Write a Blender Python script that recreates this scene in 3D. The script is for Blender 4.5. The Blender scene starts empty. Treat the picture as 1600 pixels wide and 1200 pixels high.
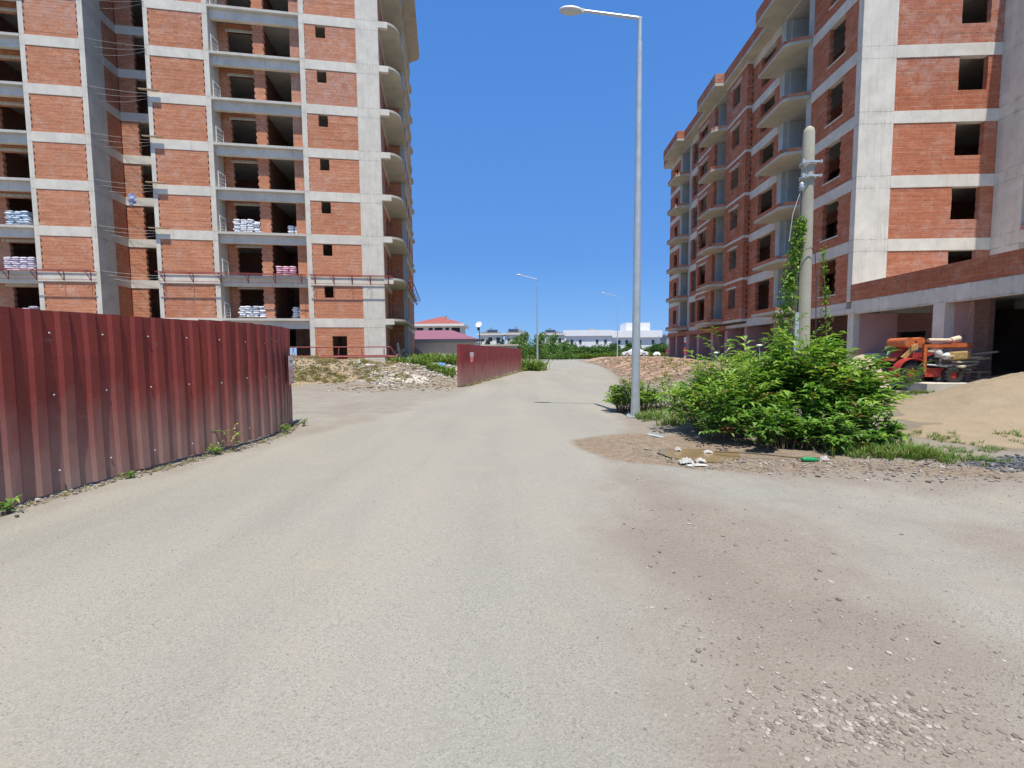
import bpy, bmesh, math, random
from math import sin, cos, pi, radians as rad, sqrt, exp, hypot, atan2, floor
from mathutils import Vector, Matrix, noise

random.seed(7)
scn = bpy.context.scene
COL = scn.collection

# ------------------------------------------------------------------ camera
cam_d = bpy.data.cameras.new('camera')
cam = bpy.data.objects.new('camera', cam_d)
COL.objects.link(cam)
cam.location = (0, 0, 1.6)
cam.rotation_euler = (rad(90 - 3.92), rad(0.40), 0)
cam_d.sensor_width = 36
cam_d.lens = 15.75
cam_d.clip_start = 0.05
cam_d.clip_end = 3000
scn.camera = cam

# ------------------------------------------------------------------ world + sun
EL = 72.5
SUNV = Vector((0.16 * cos(rad(EL)) / hypot(.16, 1), -cos(rad(EL)) / hypot(.16, 1), sin(rad(EL))))
w = bpy.data.worlds.new('World'); scn.world = w; w.use_nodes = True
wn, wl = w.node_tree.nodes, w.node_tree.links
wn.clear()
sky = wn.new('ShaderNodeTexSky'); sky.sky_type = 'NISHITA'; sky.sun_disc = False
sky.sun_elevation = rad(EL); sky.sun_rotation = atan2(0.16, -1)
sky.air_density = 1.0; sky.dust_density = 0.0; sky.ozone_density = 6.0; sky.altitude = 600
# clear summer air: blend the physical sky with an elevation ramp so the horizon stays blue
wtc = wn.new('ShaderNodeTexCoord'); wsp = wn.new('ShaderNodeSeparateXYZ'); wl.new(wtc.outputs['Generated'], wsp.inputs[0])
wr = wn.new('ShaderNodeValToRGB'); wl.new(wsp.outputs['Z'], wr.inputs[0])
_e = wr.color_ramp.elements
while len(_e) < 6: _e.new(.5)
for _i, (_p, _c) in enumerate(((0, (.21, .45, .84)), (.05, (.17, .40, .82)), (.2, (.105, .305, .76)), (.62, (.070, .235, .675)), (.78, (.15, .28, .56)), (1, (.40, .46, .56)))):
    _e[_i].position = _p; _e[_i].color = (*[v * 5.6 for v in _c], 1)
hs = wn.new('ShaderNodeMix'); hs.data_type = 'RGBA'; hs.inputs[0].default_value = .9
wl.new(sky.outputs[0], hs.inputs[6]); wl.new(wr.outputs[0], hs.inputs[7])
bgn = wn.new('ShaderNodeBackground'); bgn.inputs['Strength'].default_value = 0.14
wo = wn.new('ShaderNodeOutputWorld')
wl.new(hs.outputs[2], bgn.inputs[0]); wl.new(bgn.outputs[0], wo.inputs[0])
sd = bpy.data.lights.new('sun', 'SUN'); sd.energy = 4.6; sd.angle = rad(0.55); sd.color = (1.0, 0.94, 0.84)
sun = bpy.data.objects.new('sun', sd); COL.objects.link(sun)
sun.rotation_euler = SUNV.to_track_quat('Z', 'Y').to_euler()
sun.location = (0, 0, 60)
scn.view_settings.view_transform = 'Standard'; scn.view_settings.look = 'None'
scn.view_settings.exposure = 0.42; scn.view_settings.gamma = 1.0

# ------------------------------------------------------------------ object helpers
def tag(o, label=None, cat=None, group=None, kind=None):
    if label: o['label'] = label
    if cat: o['category'] = cat
    if group: o['group'] = group
    if kind: o['kind'] = kind
    return o

def empty(name, loc=(0, 0, 0), rz=0.0, label=None, cat=None, group=None):
    o = bpy.data.objects.new(name, None); COL.objects.link(o)
    o.location = loc; o.rotation_euler = (0, 0, rz); o.empty_display_size = .3
    return tag(o, label, cat, group)

class MB:
    def __init__(s):
        s.v = []; s.f = []; s.uv = []
    def face(s, pts, uv=None):
        n = len(s.v); s.v.extend(pts); s.f.append(tuple(range(n, n + len(pts))))
        s.uv.append(uv or [(0, 0)] * len(pts))
    def box(s, x0, x1, y0, y1, z0, z1, uvf=None):
        n = len(s.v)
        P = [(x0, y0, z0), (x1, y0, z0), (x1, y1, z0), (x0, y1, z0), (x0, y0, z1), (x1, y0, z1), (x1, y1, z1), (x0, y1, z1)]
        s.v.extend(P)
        for q in ((0, 3, 2, 1), (4, 5, 6, 7), (0, 1, 5, 4), (1, 2, 6, 5), (2, 3, 7, 6), (3, 0, 4, 7)):
            s.f.append(tuple(n + i for i in q))
            s.uv.append([uvf(P[i]) for i in q] if uvf else [(0, 0)] * 4)
    def obox(s, c, ax, ay, az):
        c = Vector(c); ax = Vector(ax); ay = Vector(ay); az = Vector(az)
        P = [c - ax - ay - az, c + ax - ay - az, c + ax + ay - az, c - ax + ay - az, c - ax - ay + az, c + ax - ay + az, c + ax + ay + az, c - ax + ay + az]
        n = len(s.v); s.v.extend([tuple(p) for p in P])
        for q in ((0, 3, 2, 1), (4, 5, 6, 7), (0, 1, 5, 4), (1, 2, 6, 5), (2, 3, 7, 6), (3, 0, 4, 7)):
            s.f.append(tuple(n + i for i in q)); s.uv.append([(0, 0)] * 4)
    def prism(s, poly, z0, z1):
        n = len(s.v); k = len(poly)
        a = sum(poly[i][0] * poly[(i + 1) % k][1] - poly[(i + 1) % k][0] * poly[i][1] for i in range(k))
        if a < 0: poly = poly[::-1]
        s.v.extend([(p[0], p[1], z0) for p in poly] + [(p[0], p[1], z1) for p in poly])
        s.f.append(tuple(n + i for i in range(k))[::-1]); s.uv.append([(0, 0)] * k)
        s.f.append(tuple(n + k + i for i in range(k))); s.uv.append([(0, 0)] * k)
        for i in range(k):
            j = (i + 1) % k
            s.f.append((n + i, n + j, n + k + j, n + k + i)); s.uv.append([(0, 0)] * 4)
    def tube(s, pts, r, n=8, cap=True):
        pts = [Vector(p) for p in pts]; m = len(pts)
        if not isinstance(r, (list, tuple)): r = [r] * m
        b = len(s.v); up = None
        for i, p in enumerate(pts):
            t = (pts[min(i + 1, m - 1)] - pts[max(i - 1, 0)]).normalized()
            if up is None:
                up = Vector((0, 0, 1)) if abs(t.z) < .9 else Vector((1, 0, 0))
            a = t.cross(up).normalized(); c = a.cross(t).normalized(); up = c
            for k in range(n):
                q = p + (a * cos(2 * pi * k / n) + c * sin(2 * pi * k / n)) * r[i]
                s.v.append(tuple(q))
        for i in range(m - 1):
            for k in range(n):
                k2 = (k + 1) % n
                s.f.append((b + i * n + k, b + i * n + k2, b + (i + 1) * n + k2, b + (i + 1) * n + k)); s.uv.append([(0, 0)] * 4)
        if cap:
            s.f.append(tuple(b + k for k in range(n))[::-1]); s.uv.append([(0, 0)] * n)
            s.f.append(tuple(b + (m - 1) * n + k for k in range(n))); s.uv.append([(0, 0)] * n)
    def lathe(s, prof, n=16, c=(0, 0, 0), sx=1, sy=1):
        b = len(s.v)
        for (r, z) in prof:
            for k in range(n):
                s.v.append((c[0] + r * cos(2 * pi * k / n) * sx, c[1] + r * sin(2 * pi * k / n) * sy, c[2] + z))
        for i in range(len(prof) - 1):
            for k in range(n):
                k2 = (k + 1) % n
                s.f.append((b + i * n + k, b + i * n + k2, b + (i + 1) * n + k2, b + (i + 1) * n + k)); s.uv.append([(0, 0)] * 4)
    def build(s, name, mat, parent=None, smooth=False, bevel=0):
        me = bpy.data.meshes.new(name)
        me.from_pydata(s.v, [], s.f)
        ul = me.uv_layers.new(name='UVMap')
        flat = []
        for u in s.uv:
            for a in u: flat.extend(a)
        ul.data.foreach_set('uv', flat)
        me.materials.append(mat)
        if smooth: me.polygons.foreach_set('use_smooth', [True] * len(me.polygons))
        me.update()
        o = bpy.data.objects.new(name, me); COL.objects.link(o)
        if parent: o.parent = parent
        if bevel:
            b = o.modifiers.new('bevel', 'BEVEL'); b.width = bevel; b.segments = 2; b.limit_method = 'ANGLE'
        return o

def copy_tree(o, parent=None):
    c = o.copy(); COL.objects.link(c); c.parent = parent
    for ch in [x for x in KIDS.get(o.name, [])]:
        copy_tree(ch, c)
    return c
KIDS = {}
def reg(root):
    for o in list(COL.objects):
        if o.parent == root:
            KIDS.setdefault(root.name, [])
            if o not in KIDS[root.name]: KIDS[root.name].append(o)
            reg(o)

# ------------------------------------------------------------------ material helpers
class NT:
    def __init__(s, name, rough=.8, spec=.3):
        s.m = bpy.data.materials.new(name); s.m.use_nodes = True
        s.n = s.m.node_tree.nodes; s.l = s.m.node_tree.links
        s.b = s.n['Principled BSDF']
        s.b.inputs['Roughness'].default_value = rough
        s.b.inputs['Specular IOR Level'].default_value = spec
        s.tc = s.n.new('ShaderNodeTexCoord')
    def link(s, a, b): s.l.new(a, b)
    def sock(s, v, to):
        if isinstance(v, bpy.types.NodeSocket): s.l.new(v, to)
        elif isinstance(v, (tuple, list)): to.default_value = (*v[:3], 1) if len(to.default_value) == 4 else v
        else: to.default_value = v
    def noise(s, scale, detail=4, rough=.55, vec=None, dist=0):
        n = s.n.new('ShaderNodeTexNoise'); n.inputs['Scale'].default_value = scale; n.inputs['Detail'].default_value = detail
        n.inputs['Roughness'].default_value = rough; n.inputs['Distortion'].default_value = dist
        s.l.new(vec or s.tc.outputs['Object'], n.inputs['Vector']); return n.outputs['Fac']
    def voro(s, scale, vec=None, feat='F1', rnd=1):
        n = s.n.new('ShaderNodeTexVoronoi'); n.inputs['Scale'].default_value = scale; n.feature = feat; n.inputs['Randomness'].default_value = rnd
        s.l.new(vec or s.tc.outputs['Object'], n.inputs['Vector']); return n
    def map(s, vec, scale=(1, 1, 1), loc=(0, 0, 0)):
        n = s.n.new('ShaderNodeMapping'); n.inputs['Scale'].default_value = scale; n.inputs['Location'].default_value = loc
        s.l.new(vec, n.inputs['Vector']); return n.outputs[0]
    def ramp(s, fac, a, b, lo=0., hi=1.):
        n = s.n.new('ShaderNodeMapRange'); n.clamp = True
        n.inputs['From Min'].default_value = a; n.inputs['From Max'].default_value = b
        n.inputs['To Min'].default_value = lo; n.inputs['To Max'].default_value = hi
        s.l.new(fac, n.inputs['Value']); return n.outputs[0]
    def math(s, op, a, b=0.):
        n = s.n.new('ShaderNodeMath'); n.operation = op
        s.sock(a, n.inputs[0]); s.sock(b, n.inputs[1]); return n.outputs[0]
    def mix(s, fac, a, b, mode='MIX'):
        n = s.n.new('ShaderNodeMix'); n.data_type = 'RGBA'; n.blend_type = mode
        s.sock(fac, n.inputs[0]); s.sock(a, n.inputs[6]); s.sock(b, n.inputs[7]); return n.outputs[2]
    def colr(s, fac, stops):
        n = s.n.new('ShaderNodeValToRGB'); e = n.color_ramp.elements
        while len(e) < len(stops): e.new(.5)
        for i, (p, c) in enumerate(stops): e[i].position = p; e[i].color = (*c, 1)
        s.l.new(fac, n.inputs[0]); return n.outputs[0]
    def bump(s, h, strength=.4, dist=.01):
        n = s.n.new('ShaderNodeBump'); n.inputs['Strength'].default_value = strength; n.inputs['Distance'].default_value = dist
        s.l.new(h, n.inputs['Height']); s.l.new(n.outputs[0], s.b.inputs['Normal'])
    def base(s, c): s.sock(c, s.b.inputs['Base Color'])

def plain(name, c, rough=.6, metal=0., var=.12, scale=6, spec=.4, dirt=None):
    t = NT(name, rough, spec)
    t.b.inputs['Metallic'].default_value = metal
    f = t.noise(scale, 5, .6)
    col = t.mix(t.ramp(f, .3, .7), tuple(x * (1 - var) for x in c), tuple(min(1, x * (1 + var)) for x in c))
    if dirt:
        d = t.noise(scale * .35, 6, .7)
        col = t.mix(t.ramp(d, .5, .7, 0, .6), col, dirt)
    t.base(col); t.bump(t.noise(scale * 6, 4), .15, .004)
    return t.m

def concrete(name, c, stain=.3, board=True, dark=(.16, .15, .13), joint=None):
    t = NT(name, .85, .2); o = t.tc.outputs['Object']
    f = t.noise(1.2, 7, .62)
    col = t.mix(t.ramp(f, .32, .68), tuple(x * .82 for x in c), tuple(min(1, x * 1.08) for x in c))
    f2 = t.noise(14, 5, .7); col = t.mix(t.ramp(f2, .35, .75, .0, .28), col, tuple(x * .6 for x in c))
    st = t.noise(1.0, 6, .7, t.map(o, (5, 5, .5)))         # vertical runs
    col = t.mix(t.ramp(st, .55, .75, 0, stain), col, dark)
    pt = t.voro(.42, t.map(o, (1, 1, 1.6))); ps = t.n.new('ShaderNodeSeparateColor'); t.link(pt.outputs['Color'], ps.inputs[0]); col = t.mix(t.ramp(ps.outputs[0], .0, 1., 0, .22), col, tuple(x * .7 for x in c))
    pits = t.voro(9); col = t.mix(t.ramp(pits.outputs['Distance'], .05, .1, .35, 0), col, dark)
    if joint:      # ragged pour joints at each storey: (period, slab level, beam depth)
        sp = t.n.new('ShaderNodeSeparateXYZ'); t.link(o, sp.inputs[0])
        z_ = t.math('ADD', sp.outputs['Z'], t.math('MULTIPLY', t.math('SUBTRACT', t.noise(2.2, 5, .7), .5), .10))
        for off in (0, joint[2]):
            ph = t.math('ABSOLUTE', t.math('SUBTRACT', t.math('FRACT', t.math('ADD', t.math('DIVIDE', t.math('SUBTRACT', z_, joint[1] - off), joint[0]), .5)), .5))
            ln = t.math('MULTIPLY', t.ramp(ph, .0015, .006, 1, 0), t.ramp(t.noise(3.1, 4, .6), .38, .5))
            col = t.mix(t.math('MULTIPLY', ln, .65), col, dark)
            rn = t.math('MULTIPLY', t.ramp(ph, .0, .09, .35, 0), t.ramp(t.noise(1.0, 5, .7, t.map(o, (6, 6, .3))), .5, .65))
            col = t.mix(rn, col, dark)
    t.base(col)
    h = t.noise(30, 5, .7)
    if board:
        wv = t.n.new('ShaderNodeTexWave'); wv.bands_direction = 'X'; wv.inputs['Scale'].default_value = .9; wv.inputs['Distortion'].default_value = 3.5; wv.inputs['Detail'].default_value = 2
        t.link(t.map(o, (1, 1, .02)), wv.inputs['Vector'])
        seam = t.math('MULTIPLY', t.ramp(wv.outputs['Fac'], .0, .05, 1, 0), t.ramp(t.noise(.8, 3), .4, .6))
        col2 = t.mix(t.math('MULTIPLY', seam, .2), col, dark); t.base(col2)
        h = t.math('SUBTRACT', h, t.math('MULTIPLY', seam, .25))
    t.bump(h, .35, .01)
    return t.m

def brickmat(name, c1, c2, mortar, wash=.25, washc=(.55, .47, .4), morts=.02, holes=1.0):
    t = NT(name, .9, .12); uv = t.tc.outputs['UV']; o = t.tc.outputs['Object']
    b = t.n.new('ShaderNodeTexBrick'); t.link(uv, b.inputs['Vector'])
    b.inputs['Scale'].default_value = 1; b.inputs['Brick Width'].default_value = .30; b.inputs['Row Height'].default_value = .2
    b.inputs['Mortar Size'].default_value = morts; b.inputs['Mortar Smooth'].default_value = .3; b.inputs['Bias'].default_value = -.1
    b.inputs['Color1'].default_value = (*c1, 1); b.inputs['Color2'].default_value = (*c2, 1); b.inputs['Mortar'].default_value = (*mortar, 1)
    n1 = t.noise(.4, 6, .65); oi = t.n.new('ShaderNodeObjectInfo')
    bv = t.voro(1.0, t.map(uv, (3.33, 5, 1)), rnd=.0); bs = t.n.new('ShaderNodeSeparateColor'); t.link(bv.outputs['Color'], bs.inputs[0])
    col = t.mix(t.ramp(bs.outputs[0], .0, 1., 0, .38), b.outputs['Color'], tuple(x * .62 for x in c1))
    col = t.mix(t.ramp(n1, .4, .66, 0, .5), col, tuple(x * .72 for x in c1), 'MIX')
    col = t.mix(t.math('MULTIPLY', oi.outputs['Random'], .35), col, (c2[0] * 1.12, c2[1] * 1.25, c2[2] * 1.4))
    n2 = t.noise(7, 6, .7)
    col = t.mix(t.ramp(n2, .42, .75, 0, .55), col, tuple(x * .5 for x in c2))
    n3 = t.noise(1.3, 7, .72); n4 = t.noise(22, 4, .8)
    col = t.mix(t.math('MULTIPLY', t.ramp(n3, .5, .72, 0, wash * 2), t.ramp(n4, .3, .6, .2, 1)), col, washc)
    rows = t.noise(1, 5, .65, t.map(uv, (.7, 9.5, 1))); col = t.mix(t.ramp(rows, .45, .62, 0, .42), col, tuple(x * .66 for x in c1)); col = t.mix(t.ramp(rows, .42, .30, 0, .28), col, (c2[0] * 1.15, c2[1] * 1.3, c2[2] * 1.5))
    big = t.math('MULTIPLY', t.ramp(t.noise(.13, 3, .5, t.map(o, (1, 1, 1), (11, 4, 2))), .52, .6), t.ramp(t.noise(2.6, 6, .75), .38, .62))
    col = t.mix(t.math('MULTIPLY', big, .45), col, (.50, .38, .34))
    # vertical pale runs of mortar
    n5 = t.noise(1, 6, .75, t.map(o, (3, 3, .9), (3, 1, 5)))
    col = t.mix(t.ramp(n5, .6, .8, 0, wash), col, (.62, .5, .42))
    # broken tiles: small dark holes
    vs = t.voro(3.1, t.map(uv, (1, 1.6, 1)))
    h = t.math('MULTIPLY', t.ramp(vs.outputs['Distance'], .06, .1, 1, 0), t.ramp(t.noise(.9, 2), .5, .56, 0, holes))
    col = t.mix(h, col, (.03, .015, .012))
    t.base(col)
    hh = t.math('SUBTRACT', t.math('SUBTRACT', t.math('MULTIPLY', n2, .5), t.math('MULTIPLY', b.outputs['Fac'], .8)), h)
    t.bump(hh, .9, .03)
    return t.m

M = {}
M['brickL'] = brickmat('hollow_brick_orange', (.585, .215, .112), (.68, .285, .15), (.73, .45, .31), .34, (.68, .52, .42))
M['brickR'] = brickmat('hollow_brick_red', (.50, .15, .075), (.585, .21, .108), (.65, .34, .22), .34, (.64, .47, .37))
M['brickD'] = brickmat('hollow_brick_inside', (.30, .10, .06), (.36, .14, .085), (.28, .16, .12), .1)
M['brickM'] = brickmat('mauve_painted_brick', (.44, .24, .21), (.47, .26, .23), (.44, .25, .22), .12, (.42, .25, .22), .006, 0)
M['concL'] = concrete('light_concrete', (.72, .67, .57), .35, joint=(2.81, 4.05, .6))
M['concR'] = concrete('grey_concrete', (.74, .69, .59), .3, joint=(2.798, 3.85, .53))
M['concT'] = concrete('grey_green_concrete', (.52, .56, .53), .2)
M['slab'] = concrete('slab_concrete', (.60, .575, .51), .25, False)
M['beam'] = concrete('beam_concrete', (.74, .69, .59), .35, False)
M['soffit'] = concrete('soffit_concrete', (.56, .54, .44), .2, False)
M['mauve'] = plain('mauve_plaster', (.62, .36, .33), .9, 0, .12, 1.5)
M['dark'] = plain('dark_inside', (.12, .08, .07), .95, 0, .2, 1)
M['galv'] = plain('galvanised_steel', (.50, .53, .53), .5, .35, .12, 5, .5)
M['white'] = plain('white_paint', (.75, .75, .73), .5)
M['redsteel'] = plain('red_primer_steel', (.26, .055, .05), .6, 0, .25, 8, .4, (.2, .09, .06))
M['wood'] = plain('weathered_wood', (.40, .31, .21), .9, 0, .3, 9)
M['palewood'] = plain('pale_dusty_wood', (.66, .60, .50), .9, 0, .15, 9)
M['woodlight'] = plain('new_plank_wood', (.62, .52, .38), .85, 0, .2, 9)
M['sackW'] = plain('white_sack_plastic', (.74, .76, .80), .55, 0, .15, 5)
M['sackB'] = plain('blue_white_sack', (.55, .64, .75), .55, 0, .2, 7)
M['bagblue'] = plain('blue_patterned_bag', (.30, .36, .58), .5, 0, .6, 6, .4, (.75, .75, .8))
M['sackP'] = plain('pink_printed_sack', (.74, .42, .52), .55, 0, .35, 4)
M['sackL'] = plain('lilac_sack', (.70, .64, .72), .55, 0, .2, 5)
M['wire'] = plain('dark_cable', (.06, .06, .06), .6)
M['wireg'] = plain('grey_cable', (.42, .41, .38), .6)
M['stem'] = plain('stem_bark', (.16, .12, .07), .9, 0, .3, 20)
M['trunk'] = plain('tree_bark', (.12, .09, .065), .9, 0, .3, 5)
M['whitewall'] = plain('white_render', (.80, .81, .82), .8, 0, .03, .6)
M['creamwall'] = plain('cream_render', (.72, .70, .64), .8, 0, .05, .6)
M['greywall'] = plain('grey_render', (.34, .36, .36), .8, 0, .08, .6)
M['beigewall'] = plain('beige_render', (.60, .56, .50), .8, 0, .08, .6)
M['rooftile'] = plain('red_tile_roof', (.30, .085, .075), .8, 0, .12, 1)
M['roofdark'] = plain('dark_roof', (.13, .13, .13), .8, 0, .15, .8)
M['glassdark'] = plain('dark_window_glass', (.03, .04, .05), .15, 0, .2, 1, .6)
M['concpole'] = concrete('pole_concrete', (.46, .43, .34), .55, False)
M['rubber'] = plain('black_rubber', (.03, .03, .03), .85)
M['ochre'] = plain('dusty_ochre', (.42, .27, .10), .85, 0, .4, 14)
M['red'] = plain('worn_red_paint', (.42, .04, .03), .6, 0, .35, 9, .3, (.22, .12, .08))
M['orange'] = plain('orange_paint', (.50, .13, .04), .65, 0, .3, 9, .3, (.26, .14, .09))
M['signred'] = plain('sign_red', (.65, .03, .03), .5, 0, .05)
M['signwhite'] = plain('sign_white', (.78, .78, .78), .5, 0, .03)
M['signgrey'] = plain('sign_lettering_grey', (.2, .22, .25), .5, 0, .03)
M['signfaded'] = plain('faded_sign_red', (.58, .28, .25), .5, 0, .1)
M['bluebag'] = plain('blue_plastic', (.08, .28, .62), .5, 0, .3, 12)
M['greenbottle'] = plain('green_bottle_plastic', (.02, .30, .10), .25, 0, .1)
M['rubbish'] = plain('white_rubbish', (.50, .49, .46), .8, 0, .35, 18, .3, (.3, .27, .22))
M['greyblock'] = plain('aerated_block', (.42, .42, .41), .9, 0, .1, 3)
M['tarp'] = plain('grey_tarp', (.28, .30, .36), .5, 0, .2, 3)
M['carwhite'] = plain('white_car_paint', (.75, .77, .80), .25, 0, .03, 1, .6)
M['carred'] = plain('red_truck_paint', (.55, .03, .04), .3, 0, .05, 1, .6)
def metalroof():
    t = NT('magenta_sheet_roof', .6, .4)
    w_ = t.n.new('ShaderNodeTexWave'); w_.bands_direction = 'X'; w_.inputs['Scale'].default_value = 1.6
    t.link(t.tc.outputs['Object'], w_.inputs['Vector'])
    t.base(t.mix(t.ramp(w_.outputs['Fac'], .2, .8, 0, .35), (.26, .105, .145), (.2, .08, .115)))
    return t.m
M['roofpink'] = metalroof()

def fencemat(name, c):
    t = NT(name, .5, .3); o = t.tc.outputs['Object']
    f = t.noise(1.5, 5, .6)
    col = t.mix(t.ramp(f, .3, .7), c, tuple(x * .8 for x in c))
    sp = t.n.new('ShaderNodeSeparateXYZ'); t.link(o, sp.inputs[0])
    zz = t.math('ADD', sp.outputs['Z'], t.math('MULTIPLY', t.noise(1.2, 5, .7, t.map(o, (2, 2, .8))), 1.4))
    dust = t.ramp(zz, .55, 1.9, .75, 0)                    # splashed road dust, low on the sheets
    col = t.mix(dust, col, (.36, .27, .23))
    sc = t.noise(2.2, 8, .8, t.map(o, (1, 1, 3)))
    col = t.mix(t.ramp(sc, .6, .72, 0, .5), col, (.42, .27, .23))
    sm = t.noise(30, 5, .7); col = t.mix(t.ramp(sm, .55, .8, 0, .3), col, (.34, .2, .17))
    t.base(col); t.link(t.ramp(f, .3, .7, .35, .55), t.b.inputs['Roughness'])
    t.bump(t.noise(3, 4), .1, .02)
    return t.m
M['fence'] = fencemat('maroon_sheet_metal', (.25, .046, .036))
M['fence2'] = fencemat('maroon_sheet_metal_far', (.25, .042, .045))

def leafmat(name, stops, trans=.35, rough=.5):
    t = NT(name, rough, .35)
    sp = t.n.new('ShaderNodeSeparateXYZ'); t.link(t.tc.outputs['UV'], sp.inputs[0])
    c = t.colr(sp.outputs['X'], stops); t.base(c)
    tr = t.n.new('ShaderNodeBsdfTranslucent'); t.link(t.mix(1., c, (1.0, 1.0, .45), 'MULTIPLY'), tr.inputs['Color'])
    mx = t.n.new('ShaderNodeMixShader'); mx.inputs[0].default_value = trans
    t.link(t.b.outputs[0], mx.inputs[1]); t.link(tr.outputs[0], mx.inputs[2])
    t.link(mx.outputs[0], t.n['Material Output'].inputs['Surface'])
    return t.m
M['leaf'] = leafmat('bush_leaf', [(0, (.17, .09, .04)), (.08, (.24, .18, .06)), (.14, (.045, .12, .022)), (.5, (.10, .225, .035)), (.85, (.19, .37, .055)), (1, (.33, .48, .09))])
M['vine'] = leafmat('vine_leaf', [(0, (.12, .22, .03)), (.5, (.18, .34, .05)), (1, (.38, .46, .09))])
M['hazel'] = leafmat('hedge_leaf', [(0, (.035, .08, .02)), (.5, (.075, .165, .03)), (1, (.14, .25, .05))], .25)
M['poplar'] = leafmat('tree_leaf', [(0, (.04, .10, .02)), (.5, (.10, .21, .035)), (1, (.19, .32, .06))], .3)
M['conif'] = leafmat('conifer_needles', [(0, (.02, .04, .02)), (1, (.06, .10, .05))], .15)
M['grass'] = leafmat('grass_blade', [(0, (.30, .25, .12)), (.25, (.22, .24, .07)), (.6, (.10, .21, .04)), (1, (.17, .31, .06))], .35)
M['drygrass'] = leafmat('dry_grass_blade', [(0, (.30, .20, .09)), (.5, (.38, .31, .16)), (.8, (.24, .27, .09)), (1, (.14, .23, .05))], .3)
M['flower'] = plain('yellow_petal', (.85, .60, .03), .6)
M['blossom'] = plain('white_blossom', (.85, .85, .72), .7)

# ------------------------------------------------------------------ terrain
def sm(a, b, x):
    t = max(0., min(1., (x - a) / (b - a))); return t * t * (3 - 2 * t)
def lerp_tab(tab, y):
    if y <= tab[0][0]: return tab[0][1]
    for (a, va), (b, vb) in zip(tab, tab[1:]):
        if y <= b: return va + (vb - va) * (y - a) / (b - a)
    return tab[-1][1]
RL = [(-20, -5.2), (0, -5.2), (4.5, -5.15), (5.9, -5.0), (7.5, -4.5), (8.3, -4.2), (10.5, -3.6), (13, -3.0), (19.5, -2.3), (30, -.75), (40, .95), (48.3, 2.9), (66, 4.6), (84, 6.2), (104, 7.2), (140, 8)]
RR = [(-20, .75), (0, .75), (2.3, .74), (3.5, .83), (4.6, 1.05), (5.84, 1.35), (8, 1.95), (10.5, 2.6), (12.5, 3.1), (18, 4.4), (28.7, 6.6), (42, 8.9), (50, 9.9), (60, 11.2), (82, 12.2), (95, 13.5), (101, 17), (104, 20)]
def nz(x, y, z=0.): return noise.noise(Vector((x, y, z)))
def fb(x, y, z=0., o=3):
    s = 0; a = 1
    for i in range(o): s += a * nz(x, y, z + i * 7.3); x *= 2.1; y *= 2.1; a *= .5
    return s
def rdist(x, y):      # >0 inside the asphalt
    d = min(x - lerp_tab(RL, y), lerp_tab(RR, y) - x)
    if 103 < y < 111: d = max(d, min(y - 103, 111 - y))
    elif y > 104: d = -1
    return d
def mound(x, y):      # left debris mound along the tower
    cx = -9.8; u = (x + 9.9) / 5.2; v = (y - 25.6 - .12 * (x + 9.9)) / 2.1
    m = exp(-abs(u) ** 4) * exp(-v * v * 1.1)
    return m * (.72 - .07 * (x + 12.5)) * (1 + .35 * fb(x * .9, y * .9, 3))
def height(x, y):
    h = 0.
    rd = rdist(x, y)
    # left site rises
    if x < -1 and y > 11:
        lx = lerp_tab(RL, y)
        k = sm(lx - .5, lx - 5, x) * sm(20.5, 30, y)
        h += .85 * k * (1 - .6 * sm(60, 110, y))
        h += .5 * sm(22, 26, y) * sm(-3.2, -6.5, x) * (1 - sm(27, 31, y)) * .4
        h += mound(x, y)
    # right rubble lot rises
    if x > 2:
        rx = lerp_tab(RR, y)
        k = sm(rx + .2, rx + 4.5, x) * sm(14, 25, y)
        h += .84 * k * (1 - .9 * sm(80, 102, y))
        h += .28 * sm(rx + .8, rx + 3, x) * sm(22, 30, y) * (1 - sm(60, 75, y)) * (.5 + fb(x * .35, y * .35, 9)) * (1 - sm(14, 17, x))
        # gravel apron and bush bed in front
        if y < 20:
            h += .10 * sm(3.2, 5, x) * sm(7.4, 9, y)
            h += .12 * sm(7, 11, x) * sm(8.5, 13, y) * (1 - k)
            # sand heap foreground right
            u = (x - 16.4) / 7.6; v = (y - 11.0 - .22 * (x - 15)) / 3.6
            r = u * u + v * v
            h += SAND * 1.12 * max(0, 1 - r) ** 1.25 * (1 + .16 * fb(x * .5, y * .8, 1)) + (.05 * fb(x * 1.1, y * 1.6, 12) + .018 * fb(x * 3.3, y * 4.2, 2) - .05 * max(0, nz(x * 2.6, y * 3.4, 31) - .28)) * min(1, 3 * (1 - r)) if r < 1 else 0
        # puddle hollow
        u = (x - 2.9) / 1.7; v = (y - 7.1) / 1.15; c_, s_ = cos(-.5), sin(-.5)
        uu = u * c_ - v * s_; vv = u * s_ + v * c_
        h -= .05 * max(0, 1 - (uu * uu + vv * vv))
    if rd > .3: h *= .25
    # fine relief
    if y < 40:
        a = .004 if rd > .4 else .014
        h += a * fb(x * 2.2, y * 2.2, 5)
        if rd < .1 and x > 0 and y > 5: h += .012 * fb(x * 5, y * 5, 8)
    if y > 18 and rd < -1: h += .07 * fb(x * .8, y * .8, 4)
    # dirt ridge under the near fence
    return h
SAND = 1.0
def axis(segs):
    out = []
    for a, b, st in segs:
        n = max(1, round((b - a) / st)); out += [a + (b - a) * i / n for i in range(n)]
    out.append(segs[-1][1]); return out
XS = axis([(-600, -200, 60), (-200, -60, 14), (-60, -22, 2), (-22, -8, .35), (-8, -3, .14), (-3, 9, .085), (9, 16, .15), (16, 20, .3), (20, 60, 1.2), (60, 200, 12), (200, 600, 60)])
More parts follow.
